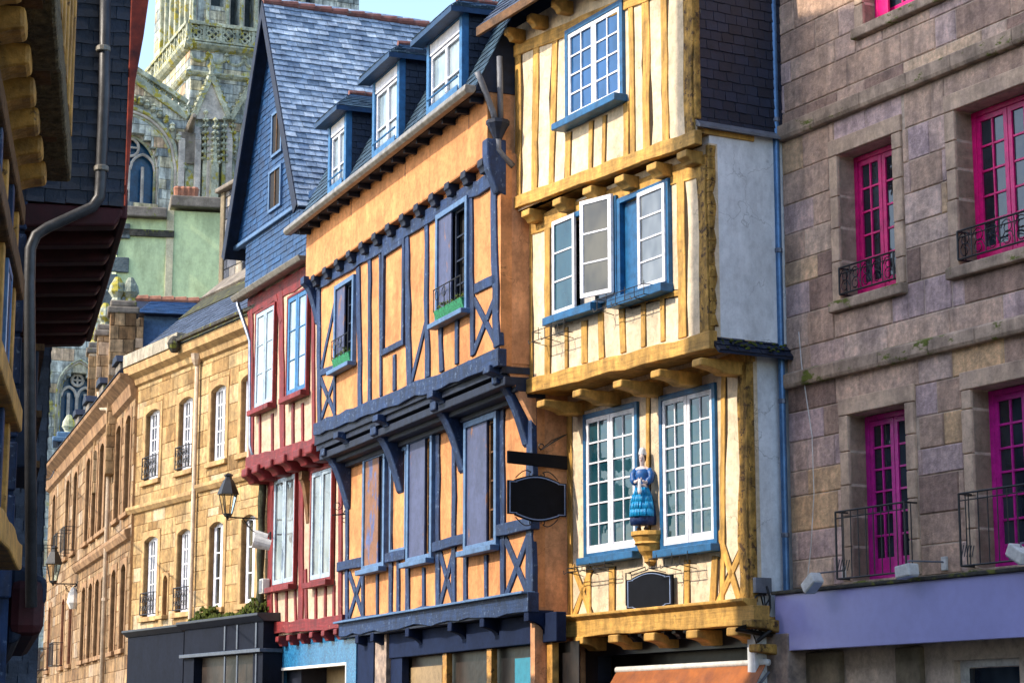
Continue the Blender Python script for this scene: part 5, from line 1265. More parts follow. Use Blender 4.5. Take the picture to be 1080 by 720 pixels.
# street lamp
lx, lz = GF.uv(276, 548, 0.0)
xs_ = lx
def lamp(Fr, xs, ya, zarm, s, label):
    """lantern on a scrolled iron arm standing out from the wall; s = scale"""
    L = Fr.thing('street_lamp', label, 'street lamp', (xs, 0, zarm), 'iron wall lanterns')
    mb = MB(); mb.tube([(xs, 0, zarm), (xs, ya, zarm)], .022 * s, 6); mb.tube([(xs, 0, zarm - .45 * s), (xs, ya * .3, zarm - .3 * s), (xs, ya * .55, zarm - .02)], .014 * s, 5)
    mb.tube([(xs, ya * .35 + .10 * s * math.cos(t * .6), zarm - .14 * s + .10 * s * math.sin(t * .6)) for t in range(12)], .011 * s, 5); mb.box(xs - .04 * s, xs + .04 * s, -.03, 0, zarm - .5 * s, zarm + .1 * s)
    L.part('arm', mb, 'iron')
    zb = zarm + .03 * s; c = (xs, ya, zb)
    bx = L.part('lantern', MB().lathe(c, [(.02 * s, -.1 * s), (.05 * s, -.03 * s), (.11 * s, 0), (.12 * s, .05 * s)], 8), 'iron')
    mb = MB(); n = 6
    for k in range(n):
        a = 2 * math.pi * k / n; p = (xs + .12 * s * math.cos(a), ya + .12 * s * math.sin(a), zb + .05 * s); q = (xs + .24 * s * math.cos(a), ya + .24 * s * math.sin(a), zb + .58 * s); mb.tube([p, q], .014 * s, 5)
    for r, z in ((.24, .58), (.12, .05)): mb.tube([(xs + r * s * math.cos(2 * math.pi * k / n), ya + r * s * math.sin(2 * math.pi * k / n), zb + z * s) for k in range(n)], .014 * s, 5, True)
    L.part('cage', mb, 'iron', bx)
    L.part('glass', MB().lathe(c, [(.115 * s, .05 * s), (.23 * s, .575 * s)], 6), 'lamp_glass', bx)
    L.part('lid', MB().lathe(c, [(.29 * s, .57 * s), (.28 * s, .61 * s), (.20 * s, .80 * s), (.13 * s, .95 * s), (.10 * s, .97 * s), (.09 * s, 1.04 * s), (.12 * s, 1.06 * s), (.12 * s, 1.09 * s), (.03 * s, 1.14 * s)], 6), 'iron', bx)
    return L
ya, za_ = GF.nz(240, 545, xs_)
lamp(GF, xs_, ya, za_, .88, 'near black iron lantern on a wall arm beside the red timbered house')

# ================================================================== far wing of the street
YW = GF.W(XG0, 0, 0).y; print('YW', YW)
WF = Frame(137, 560, YW, 17.6)
w = WF.thing('stone_house', 'long far golden stone terrace with tall narrow windows running down the street', 'house')
WX0 = WF.uv(51, 560)[0]; WX1 = 0.35
zw1 = WF.uv(95, 452, 0)[1]; zw0 = zw1 - .7
print('WING', WX0, zw1)
pxs_t = [57, 71, 79, 92, 99, 106, 112, 123, 133]
top, bot = [], []
for px in pxs_t:
    x = WF.uv(px, 560)[0]; top.append((x - .55, x + .55, 7.6, 10.3)); bot.append((x - .5, x + .5, 3.9, 6.2))
w.part('wall', wall(WX0, WX1, 0, zw1, top + bot, 0, .45), 'gold_reveal')
sw = .16; av = [(r[0] - sw, r[1] + sw, r[2] - .14, r[3] + sw) for r in top + bot]
w.part('stonework', ashlar(WX0, WX1, .0, zw0 + .1, av, 0, (.34, .5), (.5, 1.1), .007, .015), 'wing_ashlar', tint=True)
for i, r in enumerate(top + bot):
    surround(w, *r, sw, .15, -.05, .44, 'wing_stone', .08, .13)
    f = window(w, r[0] + .003, r[1] - .003, r[2] + .003, r[3] - .003, .10, 'wood_brown', 'magenta' if (i in (9, 10, 11)) else 'dusty_plaster', 'glass_grey', 2, 1, 4, .05, st=.06)
    if i in (10, 11, 12, 13, 14, 15): w.part('blind', MB().box(r[0] + .06, r[1] - .06, .2, .24, r[3] - .55, r[3] - .02), 'magenta', f)
    if i in (0, 1, 2, 9, 10): railing(w, f, r[0] - .1, r[1] + .1, r[2] + .0, r[2] + .8, -.4, .0, 6, False)
w.part('string_course', MB().prism([(0, 6.75), (-.12, 6.8), (-.2, 6.95), (-.2, 7.05), (0, 7.12)], WF.uv(84, 560)[0], WX1 - .02, 'x'), 'wing_stone', bevel=.02)
w.part('cornice', MB().prism([(0, zw0), (-.14, zw0 + .1), (-.2, zw0 + .4), (-.45, zw0 + .6), (-.48, zw1), (0.1, zw1 + .02)], WX0 - .1, WX1, 'x'), 'wing_stone', bevel=.02)
w.part('roof', MB().prism([(-.5, zw1 + .03), (-.45, zw1 + .12), (3.0, zw1 + 3.0), (6, zw1 + .03)], WX0, WX1 - .3, 'x'), 'slate_blue_paint' if False else 'blue_timber_dark')
w.part('end_wall', MB().box(WX0, WX0 + .4, .46, 6, 0, zw1), 'wing_stone'); w.part('end_wall', MB().box(WX1 - .4, WX1, .46, 6, 0, zw1), 'wing_stone')
for px, py in ((127, 409), (109, 440), (94, 462), (83, 478)):   # stone dormers breaking the cornice
    x, z = WF.uv(px, py, .3)
    d = w.part('dormer', MB().box(x - .45, x + .45, -.40, 1.2, zw1 - .1, zw1 + .40), 'coping_stone', bevel=.03)
    w.part('roof', MB().prism([(x - .55, zw1 + .41), (x + .55, zw1 + .41), (x + .3, zw1 + .62), (x - .3, zw1 + .62)], -.5, 1.6), 'blue_timber_dark', d, bevel=.02)
def pipe_thing(Fr, x, z0, z1, lab, mat='pipe_stone', top_off=0):
    D = Fr.thing('drainpipe', lab, 'drainpipe', (x, -.12, z0), 'downpipes on the right hand row')
    pts = [(x, -.12, z0), (x, -.12, z1)]
    if top_off: pts += [(x - .1, -.2, z1 + .4), (x - top_off, -.3, z1 + .5), (x - top_off, -.4, z1 + 1.0)]
    D.part('pipe', MB().tube(pts, .07, 8), mat, smooth=True)
    D.part('clamp', MB().lathe((x, -.12, (z0 + z1) / 2), [(.085, 0), (.085, .08)], 8), mat); return D
pipe_thing(WF, WF.uv(117, 560)[0], 0.2, 10.6, 'bent rainwater pipe down the far stone terrace near its right end', top_off=.8)
lx = WF.uv(82, 618)[0]; ya, za_ = WF.nz(56, 615, lx)
lamp(WF, lx, ya, za_, 1.05, 'far black iron lantern on a long arm on the far stone terrace')
# flag-like white lamp under far arm
c = WF.nz(76, 632, lx); LL = WF.thing('wall_floodlight', 'small pale spotlight hanging under the far iron lantern arm', 'floodlight', (lx, 0, c[1])); LL.part('lamp_head', MB().lathe((lx, c[0] * .8, c[1]), [(.1, -.3), (.2, -.1), (.16, .2), (.06, .4)], 8), 'concrete_white'); LL.part('bracket', MB().tube([(lx, 0, c[1] + .5), (lx, c[0] * .8, c[1] + .4)], .03, 5), 'iron')

# ================================================================== green rendered house behind, with slate outbuilding
NF = Frame(180, 560, 74.0, -66.0)      # facade facing the viewer: axis runs right
def face(px, py, Y, ang_right):
    """frame whose facade faces the viewer; ang_right = turn of its axis from straight right, in degrees"""
    f = Frame(px, py, Y, 0); f.U = Vector((math.cos(R(ang_right)), math.sin(R(ang_right)), 0)); f.IN = Vector((-f.U.y, f.U.x, 0)); f.rz = R(ang_right); return f
NF = face(180, 560, 74.0, 12)
n = NF.thing('rendered_house', 'tall pale green rendered house below the cathedral', 'house')
x0, _ = NF.uv(122, 300); x1, _ = NF.uv(262, 300); zt = NF.uv(180, 222)[1]
n.part('wall', MB().box(x0, x1, 0, 8, 0, zt), 'green_render')
xm_ = NF.uv(178, 260)[0]; n.part('corner_strip', MB().box(xm_ - .1, xm_ + .16, -.05, 0, 0, zt), 'cream_trim', bevel=.01)
xq = NF.uv(135, 260)[0]
mb = MB(); z = 6
while z < zt - .5: mb.box(xq - .9, xq + (.05 if int(z / .6) % 2 else -.35), -.12, 0, z, z + .55); z += .62
n.part('quoins', mb, 'cath_dark', bevel=.03)
n.part('roof_edge', MB().box(x0, xm_ - .1, -.35, .5, zt - .35, zt + .02), 'coping_stone', bevel=.05); n.part('roof_edge', MB().box(xm_, x1, -.35, 1.5, zt + .1, zt + .5), 'coping_stone', bevel=.05)
n.part('roof_edge', MB().box(x0, x0 + 2.0, -.12, -.0, NF.uv(150, 246)[1] - .12, NF.uv(150, 246)[1] + .12), 'ledge_dark')
CP = NF.thing('chimney_pots', 'row of red terracotta chimney pots on the green rendered house', 'chimney pots', (NF.uv(197, 214)[0], .6, zt + .5))
for k in range(4):
    x = NF.uv(188 + 6 * k, 214)[0]; CP.part('pot', MB().lathe((x, .6, zt + .5), [(.16, 0), (.13, .2), (.15, .42), (.17, .48), (.12, .55)], 8), 'terracotta')
ol = face(133, 560, 64.0, 12)
o = ol.thing('outbuilding', 'low stone and slate building with red ridge tiles below the green house', 'building')
x0, z0 = ol.uv(133, 330); x1, zr = ol.uv(215, 308); xw, zw = ol.uv(152, 332)
o.part('wall', ashlar(x0, xw, 0, zw - .1, [], 0, (.3, .4), (.4, .8)).box(x0 + .02, xw, .001, 5, 0, zw - .1), 'wing_ashlar', tint=True)
o.part('wall', MB().box(xw + .01, x1, .35, 5, 0, ol.uv(160, 331)[1]), 'teal_blue_paint' if False else 'slate_blue_paint')
zq = ol.uv(160, 331)[1]; vv = Vector((0, 1.7, zr - zq)); LL_ = vv.length
o.part('roof', MB().prism([(-.1, zq), (1.7, zr), (3.6, zq)], x0 + .3, x1, 'x'), 'blue_timber_dark')
o.part('roof_slates', slates((x0 + .3, -.1, zq), (1, 0, 0), (0, 1.8, zr - zq), [(0, 0), (x1 - x0, 0), (x1 - x0, LL_), (.5, LL_)], .3, .2), 'slate_gable', tint=True)
mb = MB(); x = x0 + .3
while x < x1: mb.tube([(x, 1.7, zr + .03), (x + .42, 1.7, zr + .05)], [.12, .14], 8); x += .4
o.part('ridge_tiles', mb, 'terracotta')
# weathered chimneys with carved tops over the far terrace
for i, (px, py, Y, wd, lab) in enumerate(((131, 298, 61, .75, 'tall weathered stone chimney with a mossy head left of the green house'), (119, 325, 66, .9, 'middle weathered stone chimney with mossy heads above the far terrace'), (107, 345, 72, .8, 'lower weathered chimney leftmost above the far terrace'), (84, 442, 80, 1.6, 'blunt dark chimney stack with a blue slate cap at the far end of the terrace'))):
    cf = face(px, py, Y, 12); _, zt = cf.uv(px, py)
    C_ = cf.thing('chimney', lab, 'chimney', (0, 0, 9), 'stone chimneys over the row')
    C_.part('stack', ashlar(-wd / 2, wd / 2, 9, zt - .9, [], -wd / 2, (.3, .45), (.3, .6)).box(-wd / 2, wd / 2, -wd / 2 + .001, wd / 2, 9, zt - .9), 'wing_ashlar' if i < 3 else 'rubble', tint=True)
    C_.part('cap', MB().box(-wd * .62, wd * .62, -wd * .62, wd * .62, zt - 1.0, zt - .8).box(-wd * .52, wd * .52, -wd * .52, wd * .52, zt - .8, zt - .6), 'coping_stone' if i < 3 else 'slate_blue_paint', bevel=.05)
    for k in range(2):
        x = (-.25 + .5 * k) * wd; C_.part('finial', MB().lathe((x, 0, zt - .6), [(.2, 0), (.14, .12), (.26, .3), (.22, .5), (.08, .75)], 8), 'cath_trim')

# ================================================================== cathedral
KF = face(197, 200, 120.0, 23)
K = KF.thing('cathedral', 'great mossy gothic cathedral tower and flank rising behind the street', 'cathedral')
kz = lambda px, py, d=0.0: KF.uv(px, py, -d)[1]
kx = lambda px, py=200, d=0.0: KF.uv(px, py, -d)[0]
CA = 'cath_ashlar'
XR = kx(384, 20); zg0, zg1 = kz(197, 44), kz(197, 24); zfr = kz(197, 76)
print('CATH', XR, zg0, zg1, zfr)
# tower body with tall openings above the gallery
TW = 1.0
def block(x0, x1, y0, y1, z0, z1, holes=(), mat=CA, nm='tower_wall', ch=(.5, .7), ln=(.7, 1.5)):
    mb = ashlar(x0, x1, z0, z1, list(holes), y0, ch, ln, .03, .05); wl_ = wall(x0, x1, z0, z1, list(holes), y0, y0 + 1.0)
    b = len(mb.v); mb.v += wl_.v; mb.f += [tuple(i + b for i in f) for f in wl_.f]; mb.t += [.3] * len(wl_.f)
    return K.part(nm, mb, mat, tint=True)
hs = []
for a, b in ((208, 215), (222, 236), (243, 252), (258, 268), (273, 283), (290, 300), (306, 316), (322, 332)):
    hs.append((kx(a, 10, TW), kx(b, 10, TW), zg0 + 1.0, zg0 + 9.0))
hs[1] = (hs[1][0], hs[1][1], kz(222, 6, TW), zg0 + 9)
block(.6, XR, TW, 0, zfr, zg0 + 11, hs)
K.part('opening_back', MB().box(.8, XR - .2, TW + 1.3, TW + 1.4, zg0, zg0 + 10.5), 'cath_dark')
for h in hs:
    K.part('mullion', MB().box(h[0] - .32, h[0] - .12, TW - .25, TW + .1, zg0 + .4, zg0 + 10), 'cath_trim', bevel=.05)
    K.part('mullion', MB().box(h[0] - .10, h[0] - .02, TW - .10, TW + .3, zg0 + .4, zg0 + 10), 'cath_pink', bevel=.02)
# left (street side) faces: wall planes at x = const
def side(x, y0, y1, z0, z1, nm='tower_side', mat=CA, ch=(.5, .7)):
    mb = ashlar(y0, y1, z0, z1, [], 0, ch, (.7, 1.5), .03, .05)
    mb.v = [(x + v[1], v[0], v[2]) for v in mb.v]; mb.box(x + .001, x + .8, y0, y1, z0, z1, t=.3); return K.part(nm, mb, mat, tint=True)
side(.6, TW + .02, 12, zfr, zg0 + 11)
for k in range(7):
    y = TW + .6 + k * 1.3; K.part('side_shaft', MB().box(.30, .62, y, y + .22, zg0 + .3, zg0 + 11), 'cath_trim', bevel=.05); 
    K.part('side_dark_strip', MB().box(.55, .58, y + .35, y + 1.1, zg0 + 1.2, zg0 + 8), 'cath_dark')  # flat dark strips painted in place of the shade inside recesses
# gallery with quatrefoils, projecting; frieze; mouldings
def frieze(x0, x1, y, z0, z1, step, inv=False):
    """pierced parapet: rails, piers and four-lobed openings"""
    mb = MB(); H = z1 - z0; x = x0
    mb.box(x0, x1, y - .12, y + .30, z1 - .16, z1 + .06); mb.box(x0, x1, y - .12, y + .30, z0, z0 + .14)
    while x < x1 - .1:
        e = min(x + step, x1); mb.box(x - .09, x + .09, y - .06, y + .24, z0 + .14, z1 - .16); c = ((x + e) / 2, (z0 + z1) / 2); r = min(e - x, H) * .20
        for dx_, dz_ in ((1, 0), (-1, 0), (0, 1), (0, -1)):
            cc_ = (c[0] + dx_ * r * 1.0, c[1] + dz_ * r * 1.0); pts = [(cc_[0] + r * .8 * math.cos(t * math.pi / 5), y + .08, cc_[1] + r * .8 * math.sin(t * math.pi / 5)) for t in range(10)]; mb.tube(pts, .075, 5, True)
        for dx_, dz_ in ((1, 1), (-1, 1), (1, -1), (-1, -1)): mb.box(c[0] + dx_ * (e - x) * .38 - .16, c[0] + dx_ * (e - x) * .38 + .16, y, y + .16, c[1] + dz_ * H * .28 - .14, c[1] + dz_ * H * .28 + .14)
        x = e
    return mb
K.part('gallery', frieze(-.3, XR, -.35, zg0, zg1, 1.0), 'cath_trim', bevel=.02)
mb = frieze(-.35, 12, -.3, zg0, zg1, 1.0); mb.v = [(v[1], v[0], v[2]) for v in mb.v]; K.part('gallery', mb, 'cath_trim', bevel=.02)
K.part('gallery_back', MB().box(.1, XR, .35, .45, zg0 - .1, zg1 - .2).box(.1, .2, .46, 12, zg0 - .1, zg1 - .2), 'cath_dark')
def mould(z, h, out, mat='cath_trim'):
    K.part('moulding', MB().prism([(.0, z - h), (-out * .6, z - h * .6), (-out, z), (-out, z + h * .3), (0, z + h * .6)], -out, XR, 'x'), mat, bevel=.03)
    mb = MB().prism([(.0, z - h), (-out * .6, z - h * .6), (-out, z), (-out, z + h * .3), (0, z + h * .6)], -out, 12, 'x'); mb.v = [(v[1], v[0], v[2]) for v in mb.v]; K.part('moulding', mb, mat, bevel=.03)
mould(zg0 - .15, .35, .45); mould(zfr, .25, .3)
block(0, XR, 0, 0, zfr, zg0 - .3, (), nm='frieze_wall', ch=(.35, .5)); side(0, 0.02, 12, zfr, zg0 - .3, 'frieze_side', ch=(.35, .5))
mb = MB()
for k in range(12):     # carved festoons in the frieze
    x = .5 + k * 1.1; mb.tube([(x + .5 * math.cos(math.pi * t / 8), -.07, (zfr + zg0) / 2 + .25 - .45 * math.sin(math.pi * t / 8)) for t in range(9)], .10, 5); mb.lathe((x + .55, -.08, (zfr + zg0) / 2 + .2), [(.05, 0), (.2, .1), (.05, .3)], 6)
K.part('frieze_carving', mb, 'cath_trim')
# lower tower wall, with the right-hand window
def arch_hole(cx, zs, w, z0):   # stepped rectangles approximate the void behind; the archivolts cover it
    return [(cx - w, cx + w, z0, zs)] + [(cx - w * math.cos(a0), cx + w * math.cos(a0), zs + w * 1.25 * math.sin(a1), zs + w * 1.25 * math.sin(a2)) for a0, a1, a2 in ((.25, 0, .3), (.5, .3, .55), (.8, .55, .8), (1.1, .8, 1.1))]
def parch(cx, zs, w, h, y, n=14):
    """pointed arch as points from left springing to right"""
    pts = []
    for i in range(n + 1):
        t = i / n * 2 - 1; s_ = 1 if t > 0 else -1; a = abs(t)
        xx = w * a; r = (w * w + h * h) / (2 * w); zz = math.sqrt(max(0, r * r - (xx + r - w) ** 2)); pts.append((cx + s_ * xx, y, zs + zz))
    return pts
zl = kz(197, 330)
x2, z2 = KF.uv(277, 160); ww = (KF.uv(298, 160)[0] - KF.uv(248, 160)[0]) / 2; zs2 = kz(270, 145)
hl = arch_hole(x2, zs2, ww * .62, kz(270, 205))
block(0, XR, 0, 0, 8, zfr, hl, nm='lower_wall'); side(0, 1.02, 12, 8, zfr, 'lower_side')
def archivolts(cx, zs, w, h, z0, y, rings, nm='window_arch'):
    for k in range(rings):
        f = 1 - k * .055; yy = y - .18 + k * .09; pts = [(cx - w * f, yy, z0)] + parch(cx, zs, w * f, h * f, yy, 18) + [(cx + w * f, yy, z0)]
        K.part(nm, MB().tube(pts, w * .034 + .02, 6), ('cath_trim', 'cath_pink', CA)[k % 2], smooth=True)
archivolts(x2, zs2, ww, ww * 1.15, kz(270, 205), 0, 8)
def tracery(cx, zs, w, h, z0, y):
    K.part('window_glass', MB().box(cx - w, cx + w, y + .3, y + .34, z0, zs + h), 'cath_glass')
    mb = MB()
    for k in (-1, 0, 1): mb.tube([(cx + k * w * .5, y, z0), (cx + k * w * .5, y, zs)], .10, 6)
    for c in (-.5, .5): mb.tube(parch(cx + c * w, zs - .2, w * .46, w * .6, y), .09, 6)
    mb.tube([(cx + w * .34 * math.cos(t * .524), y, zs + h * .55 + w * .34 * math.sin(t * .524)) for t in range(12)], .09, 6, True)
    for t in range(4): mb.tube([(cx, y, zs + h * .55), (cx + w * .34 * math.cos(t * 1.571), y, zs + h * .55 + w * .34 * math.sin(t * 1.571))], .06, 5)
    K.part('tracery', mb, 'cath_pink')
tracery(x2, zs2, ww * .62, ww * .8, kz(270, 205), .35)
# gabled hood over that window and crocketed buttress gable to its left
def gable(px0, py0, pxa, pya, px1, py1, y=-.35, crockets=True, fill=True):
    a, c, b = KF.uv(px0, py0, -y), KF.uv(pxa, pya, -y), KF.uv(px1, py1, -y)
    if fill: K.part('gable_face', MB().prism([a, b, c], y + .05, y + .34), 'cath_pink')
    for p, q in ((a, c), (c, b)):
        K.part('gable_coping', MB().beam(p, q, .32, y - .12, y + .3, .05), 'cath_trim', bevel=.04)
    if crockets:
        mb = MB()
        for p, q in ((a, c), (b, c)):
            for k in range(1, 8): f = k / 8; mb.lathe((p[0] + (q[0] - p[0]) * f, y + .05, p[1] + (q[1] - p[1]) * f + .15), [(.06, -.1), (.2, .0), (.14, .15), (.22, .22), (.04, .3)], 6)
        mb.lathe((c[0], y + .05, c[1]), [(.2, 0), (.12, .3), (.28, .6), (.1, .8), (.06, 1.3)], 6); K.parts('crocket', mb, 'cath_trim')
gable(203, 125, 223, 80, 242, 126); gable(243, 126, 276, 70, 312, 126, fill=False)
def pinnacle(px, pyb, pyt, y, wpx=5, nm='pinnacle'):
    x, zb = KF.uv(px, pyb, -y); _, zt = KF.uv(px, pyt, -y); w_ = wpx / 18.6 / 2 * 1.2; zm = zb + (zt - zb) * .45
    mb = MB(); mb.box(x - w_, x + w_, y, y + 2 * w_, zb, zm); mb.lathe((x, y + w_, zm), [(w_ * 1.3, 0), (w_ * 1.3, .15), (w_ * .9, .2), (.05, zt - zm)], 4, rot=math.pi / 4)
    for k in range(7):
        f = k / 7; r = w_ * (1 - f) + .1
        for a in range(4): mb.lathe((x + r * math.cos(a * 1.571 + .78), y + w_ + r * math.sin(a * 1.571 + .78), zm + .2 + (zt - zm - .3) * f), [(.04, -.05), (.13, .04), (.04, .16)], 5)
    mb.lathe((x, y + w_, zt - .1), [(.05, 0), (.18, .12), (.05, .3)], 6)
    K.part(nm, mb, 'cath_trim', bevel=.02)
for px, pb, pt, y, wp in ((215, 216, 118, -.5, 4), (226, 216, 126, -.9, 7), (235, 216, 125, -.5, 4), (199, 216, 125, -.4, 8), (244, 216, 118, -.3, 4), (285, 225, 150, -.6, 6)):
    pinnacle(px, pb, pt, y, wp)
for px in (190, 207, 220, 240): 
    x = kx(px); K.part('buttress', MB().box(x - .28, x + .1, -.55, .0, 8, kz(px, 150)).prism([(-.55, kz(px, 150)), (0, kz(px, 150)), (0, kz(px, 132))], x - .28, x + .1, 'x'), CA if False else 'cath_pink', bevel=.04)
x, z = KF.uv(201, 128, .4); K.part('gargoyle', MB().tube([(x, -.1, z - .6), (x - .1, -1.0, z - .3), (x - .1, -1.7, z)], [.32, .24, .16], 6).box(x - .5, x + .3, -.5, 0, z - 2.6, z - .7), 'coping_stone', bevel=.04)
# flank left of the tower: big traceried window under a raking parapet
yl = -.2
pl = [(kx(20), 0), (kx(197), 0), (kx(197), kz(197, 124)), (kx(143), kz(143, 84)), (kx(100), kz(100, 60)), (kx(20), kz(20, 60))]
cx, _ = KF.uv(137, 180); w1_ = kx(186) - cx; zs1 = kz(150, 175); hh_ = kz(137, 116) - zs1
# build the flank wall as stone courses clipped by the rake, pierced for its two windows
c2x = kx(90); w2_ = kx(113) - c2x; zs3 = kz(90, 415); h2_ = kz(90, 388) - zs3 + .4
hl = arch_hole(cx, zs1, w1_ * .60, kz(150, 215)) + arch_hole(c2x, zs3, w2_ * .8, kz(90, 470))
xa_, xb_ = kx(20), kx(197); mb = ashlar(xa_, xb_, 0, kz(143, 84), hl + [(kx(143) + (xb_ - kx(143)) * k / 8, xb_ + 1, kz(143, 84) + (kz(197, 124) - kz(143, 84)) * (k + 1) / 8 - .2, 99) for k in range(8)], yl, (.5, .75), (.7, 1.5), .03, .05)
wl_ = wall(xa_, xb_, 0, kz(197, 124), hl, yl, yl + 1); b_ = len(mb.v); mb.v += wl_.v; mb.f += [tuple(i + b_ for i in f) for f in wl_.f]; mb.t += [.3] * len(wl_.f)
wl_ = wall(xa_, kx(143), kz(197, 124) + .001, kz(143, 84), hl, yl, yl + 1); b_ = len(mb.v); mb.v += wl_.v; mb.f += [tuple(i + b_ for i in f) for f in wl_.f]; mb.t += [.3] * len(wl_.f)
mb.prism([(kx(143), kz(197, 124)), (xb_, kz(197, 124)), (kx(143), kz(143, 84))], yl, yl + 1, t=.3)
K.part('flank_wall', mb, CA, tint=True)
archivolts(cx, zs1, w1_, hh_, kz(150, 215), yl, 9); tracery(cx, zs1, w1_ * .58, hh_ * .62, kz(150, 215), yl + .5)
archivolts(c2x, zs3, w2_, h2_, kz(90, 470), yl, 5); tracery(c2x, zs3, w2_ * .75, h2_ * .75, kz(90, 470), yl + .4)
pts = parch(cx, zs1, w1_ * 1.12, hh_ * 1.14, yl - .2, 16)
mb = MB()
for p in pts: mb.lathe(p, [(.05, -.15), (.2, 0), (.12, .18), (.2, .25), (.04, .4)], 6)
K.parts('crocket', mb, 'cath_trim')
# raking parapet with flowing tracery
a, b = KF.uv(140, 82, -yl), KF.uv(198, 124, -yl); a2, b2 = KF.uv(140, 70, -yl), KF.uv(198, 108, -yl)
K.part('raking_coping', MB().beam(a, b, .5, yl - .2, yl + .6, .03), 'cath_trim', bevel=.05); K.part('raking_coping', MB().beam(a2, b2, .3, yl - .1, yl + .5, .03), 'cath_trim', bevel=.05)
mb = MB()
for k in range(9):
    f = (k + .5) / 9; c = (a[0] + (b[0] - a[0]) * f, (a[1] + a2[1]) / 2 + (b[1] - a[1]) * f); mb.tube([(c[0] + .30 * math.cos(t * .63), yl + .15, c[1] + .34 * math.sin(t * .63)) for t in range(10)], .08, 5, True)
    mb.tube([(c[0] - .3, yl + .15, c[1] - .5), (c[0] + .3, yl + .15, c[1] + .4)], .07, 5)
K.part('raking_tracery', mb, 'cath_trim')
K.part('cathedral_roof', MB().prism([(yl + 1.5, kz(100, 110)), (9, kz(100, 90)), (9, 0), (yl + 1.5, 0)], kx(20), kx(170), 'x'), 'cath_dark')
# small red pot beside the right window
c = KF.uv(258, 182, 3); RP = KF.thing('chimney', 'small red clay chimney pot in front of the right cathedral window', 'chimney pot', (c[0], -3, c[1] - 2), 'stone chimneys over the row'); RP.part('pot', MB().lathe((c[0], -3, c[1] - 1), [(.3, 0), (.25, .3), (.27, 1.6), (.33, 1.7), (.33, 1.9), (.2, 1.95)], 10), 'terracotta'); RP.part('stack', MB().box(c[0] - .5, c[0] + .5, -3.4, -2.6, 8, c[1] - 1), 'grey_stone')

# ================================================================== left side of the street
# house A: near, corbelled timber house, seen very flat along its front
def leftframe(Xn, Yn, ang):
    f = Frame(540, 600, 10, 0); f.O = Vector((Xn, Yn, 0)); f.U = Vector((-math.sin(R(ang)), math.cos(R(ang)), 0)); f.IN = Vector((-f.U.y, f.U.x, 0)); f.rz = math.atan2(f.U.y, f.U.x); return f
AF = leftframe(-3.15, 13.68, 10.35)
A = AF.thing('timbered_house', 'shaded near house at the left edge with rows of rounded golden joist ends', 'house')
xe = 5.5; xs0 = -12
ja = .45
_, zj = AF.uv(64, 100, 0); print('A jetty z', zj)
A.part('wall', MB().box(xs0, xe, .03, .3, zj + .1, 11.5), 'dusty_plaster')
A.part('wall_beam', MB().beam((xs0, zj + .08), (xe - .02, zj + .08), .34, -.03, .5, .25), 'rough_edge', bevel=.03)
mb = MB(); x = 0
while x < xe: mb.beam((x, zj + .2), (x, 11), .2, -.04, .1); x += .8
A.part('timber_post', mb, 'wood_gold', bevel=.01)
x = -6.0; k = 0
while x < xe - .2:
    mb = MB(); corbel(mb, x + .12, .17, ja + .5, zj - .10, .36, .30, .5); A.part('joist_end', mb, 'wood_gold', bevel=.05); x += .82
A.part('soffit', MB().box(xs0, xe, .06, 2, zj - .06, zj + .0), 'wood_brown')
A.part('wall', MB().box(xs0, xe, ja, ja + .3, 3.2, zj - .06), 'dusty_plaster')
for z, h, out in ((5.62, .20, .10), (4.42, .22, .13), (3.16, .24, .18), (zj - .42, .18, .08)):
    A.part('wall_beam', MB().beam((xs0, z), (xe, z), h, ja - out, ja + .1, .15), 'wood_gold' if z < 5 else 'wood_brown', bevel=.02)
x = -4
while x < xe: A.part('timber_post', MB().beam((x, 3.2), (x, zj - .3), .2, ja - .05, ja + .1, .15), 'wood_gold' if int(x * 3) % 2 else 'blue_timber', bevel=.01); x += .9
for x in (1.2, 3.6): window(A, x, x + .7, 4.6, 5.5, ja - .06, 'slate_blue_paint', 'white_paint', 'glass_pale', 2, 1, 3, .06)
A.part('shop_front', MB().box(xs0, xe, ja + .25, ja + .5, 0, 3.1), 'shop_dark')
A.part('end_wall', MB().box(xe - .2, xe, .31, 6, zj, 11.5).box(xe - .2, xe, ja + .31, 6, 0, zj), 'dusty_plaster')
A.part('roof', MB().prism([(-.7, 11.3), (-.7, 11.45), (3.2, 14.6), (7, 11.3)], xs0, xe + .1, 'x'), 'blue_timber_dark')
A.part('back_wall', MB().box(xs0, xe, 6.0, 6.2, 0, 11.5), 'dusty_plaster')
# house B: slate hung, jettied far out; its flank faces the viewer
YB = 20.7
dB = ray(135, 150); PB = dB * (YB / dB.y)
BF = leftframe(PB.x, YB, 14.0)        # x runs away from the viewer, y to the left
B = BF.thing('slate_house', 'tall slate hung house at left with a dark red ribbed underside and thick down pipe', 'house')
_, zsb = BF.nz(128, 218, 0.0)
print('B sofit z', zsb)
LB = 7.0; HB = 18.5; inn = .98  # unseen upper height raised so its shadow covers the stone house opposite
B.part('upper_body', MB().box(.02, LB, .02, 6, zsb + .05, HB), 'slate_blue_paint')
mb = slates((0, 0, 0), (0, 1, 0), (0, 0, 1), [(0, zsb), (3.2, zsb), (3.2, HB), (0, HB)], .20, .14, lift=.014)
mb.v = [(-v[0] if v[0] > 0 else v[0], v[1], v[2]) for v in mb.v]
B.part('slates', mb, 'slate_dark', tint=True)
mb = MB()      # red board that edges the flank, flaring outwards higher up
pr = [(-.02, zsb - .02), (.16, zsb - .02)]
pts_o = [(0.0, zsb), (-.03, zsb + .7), (-.05, zsb + 1.3), (-.12, zsb + 1.8), (-.20, zsb + 2.6), (-.26, zsb + 4)]
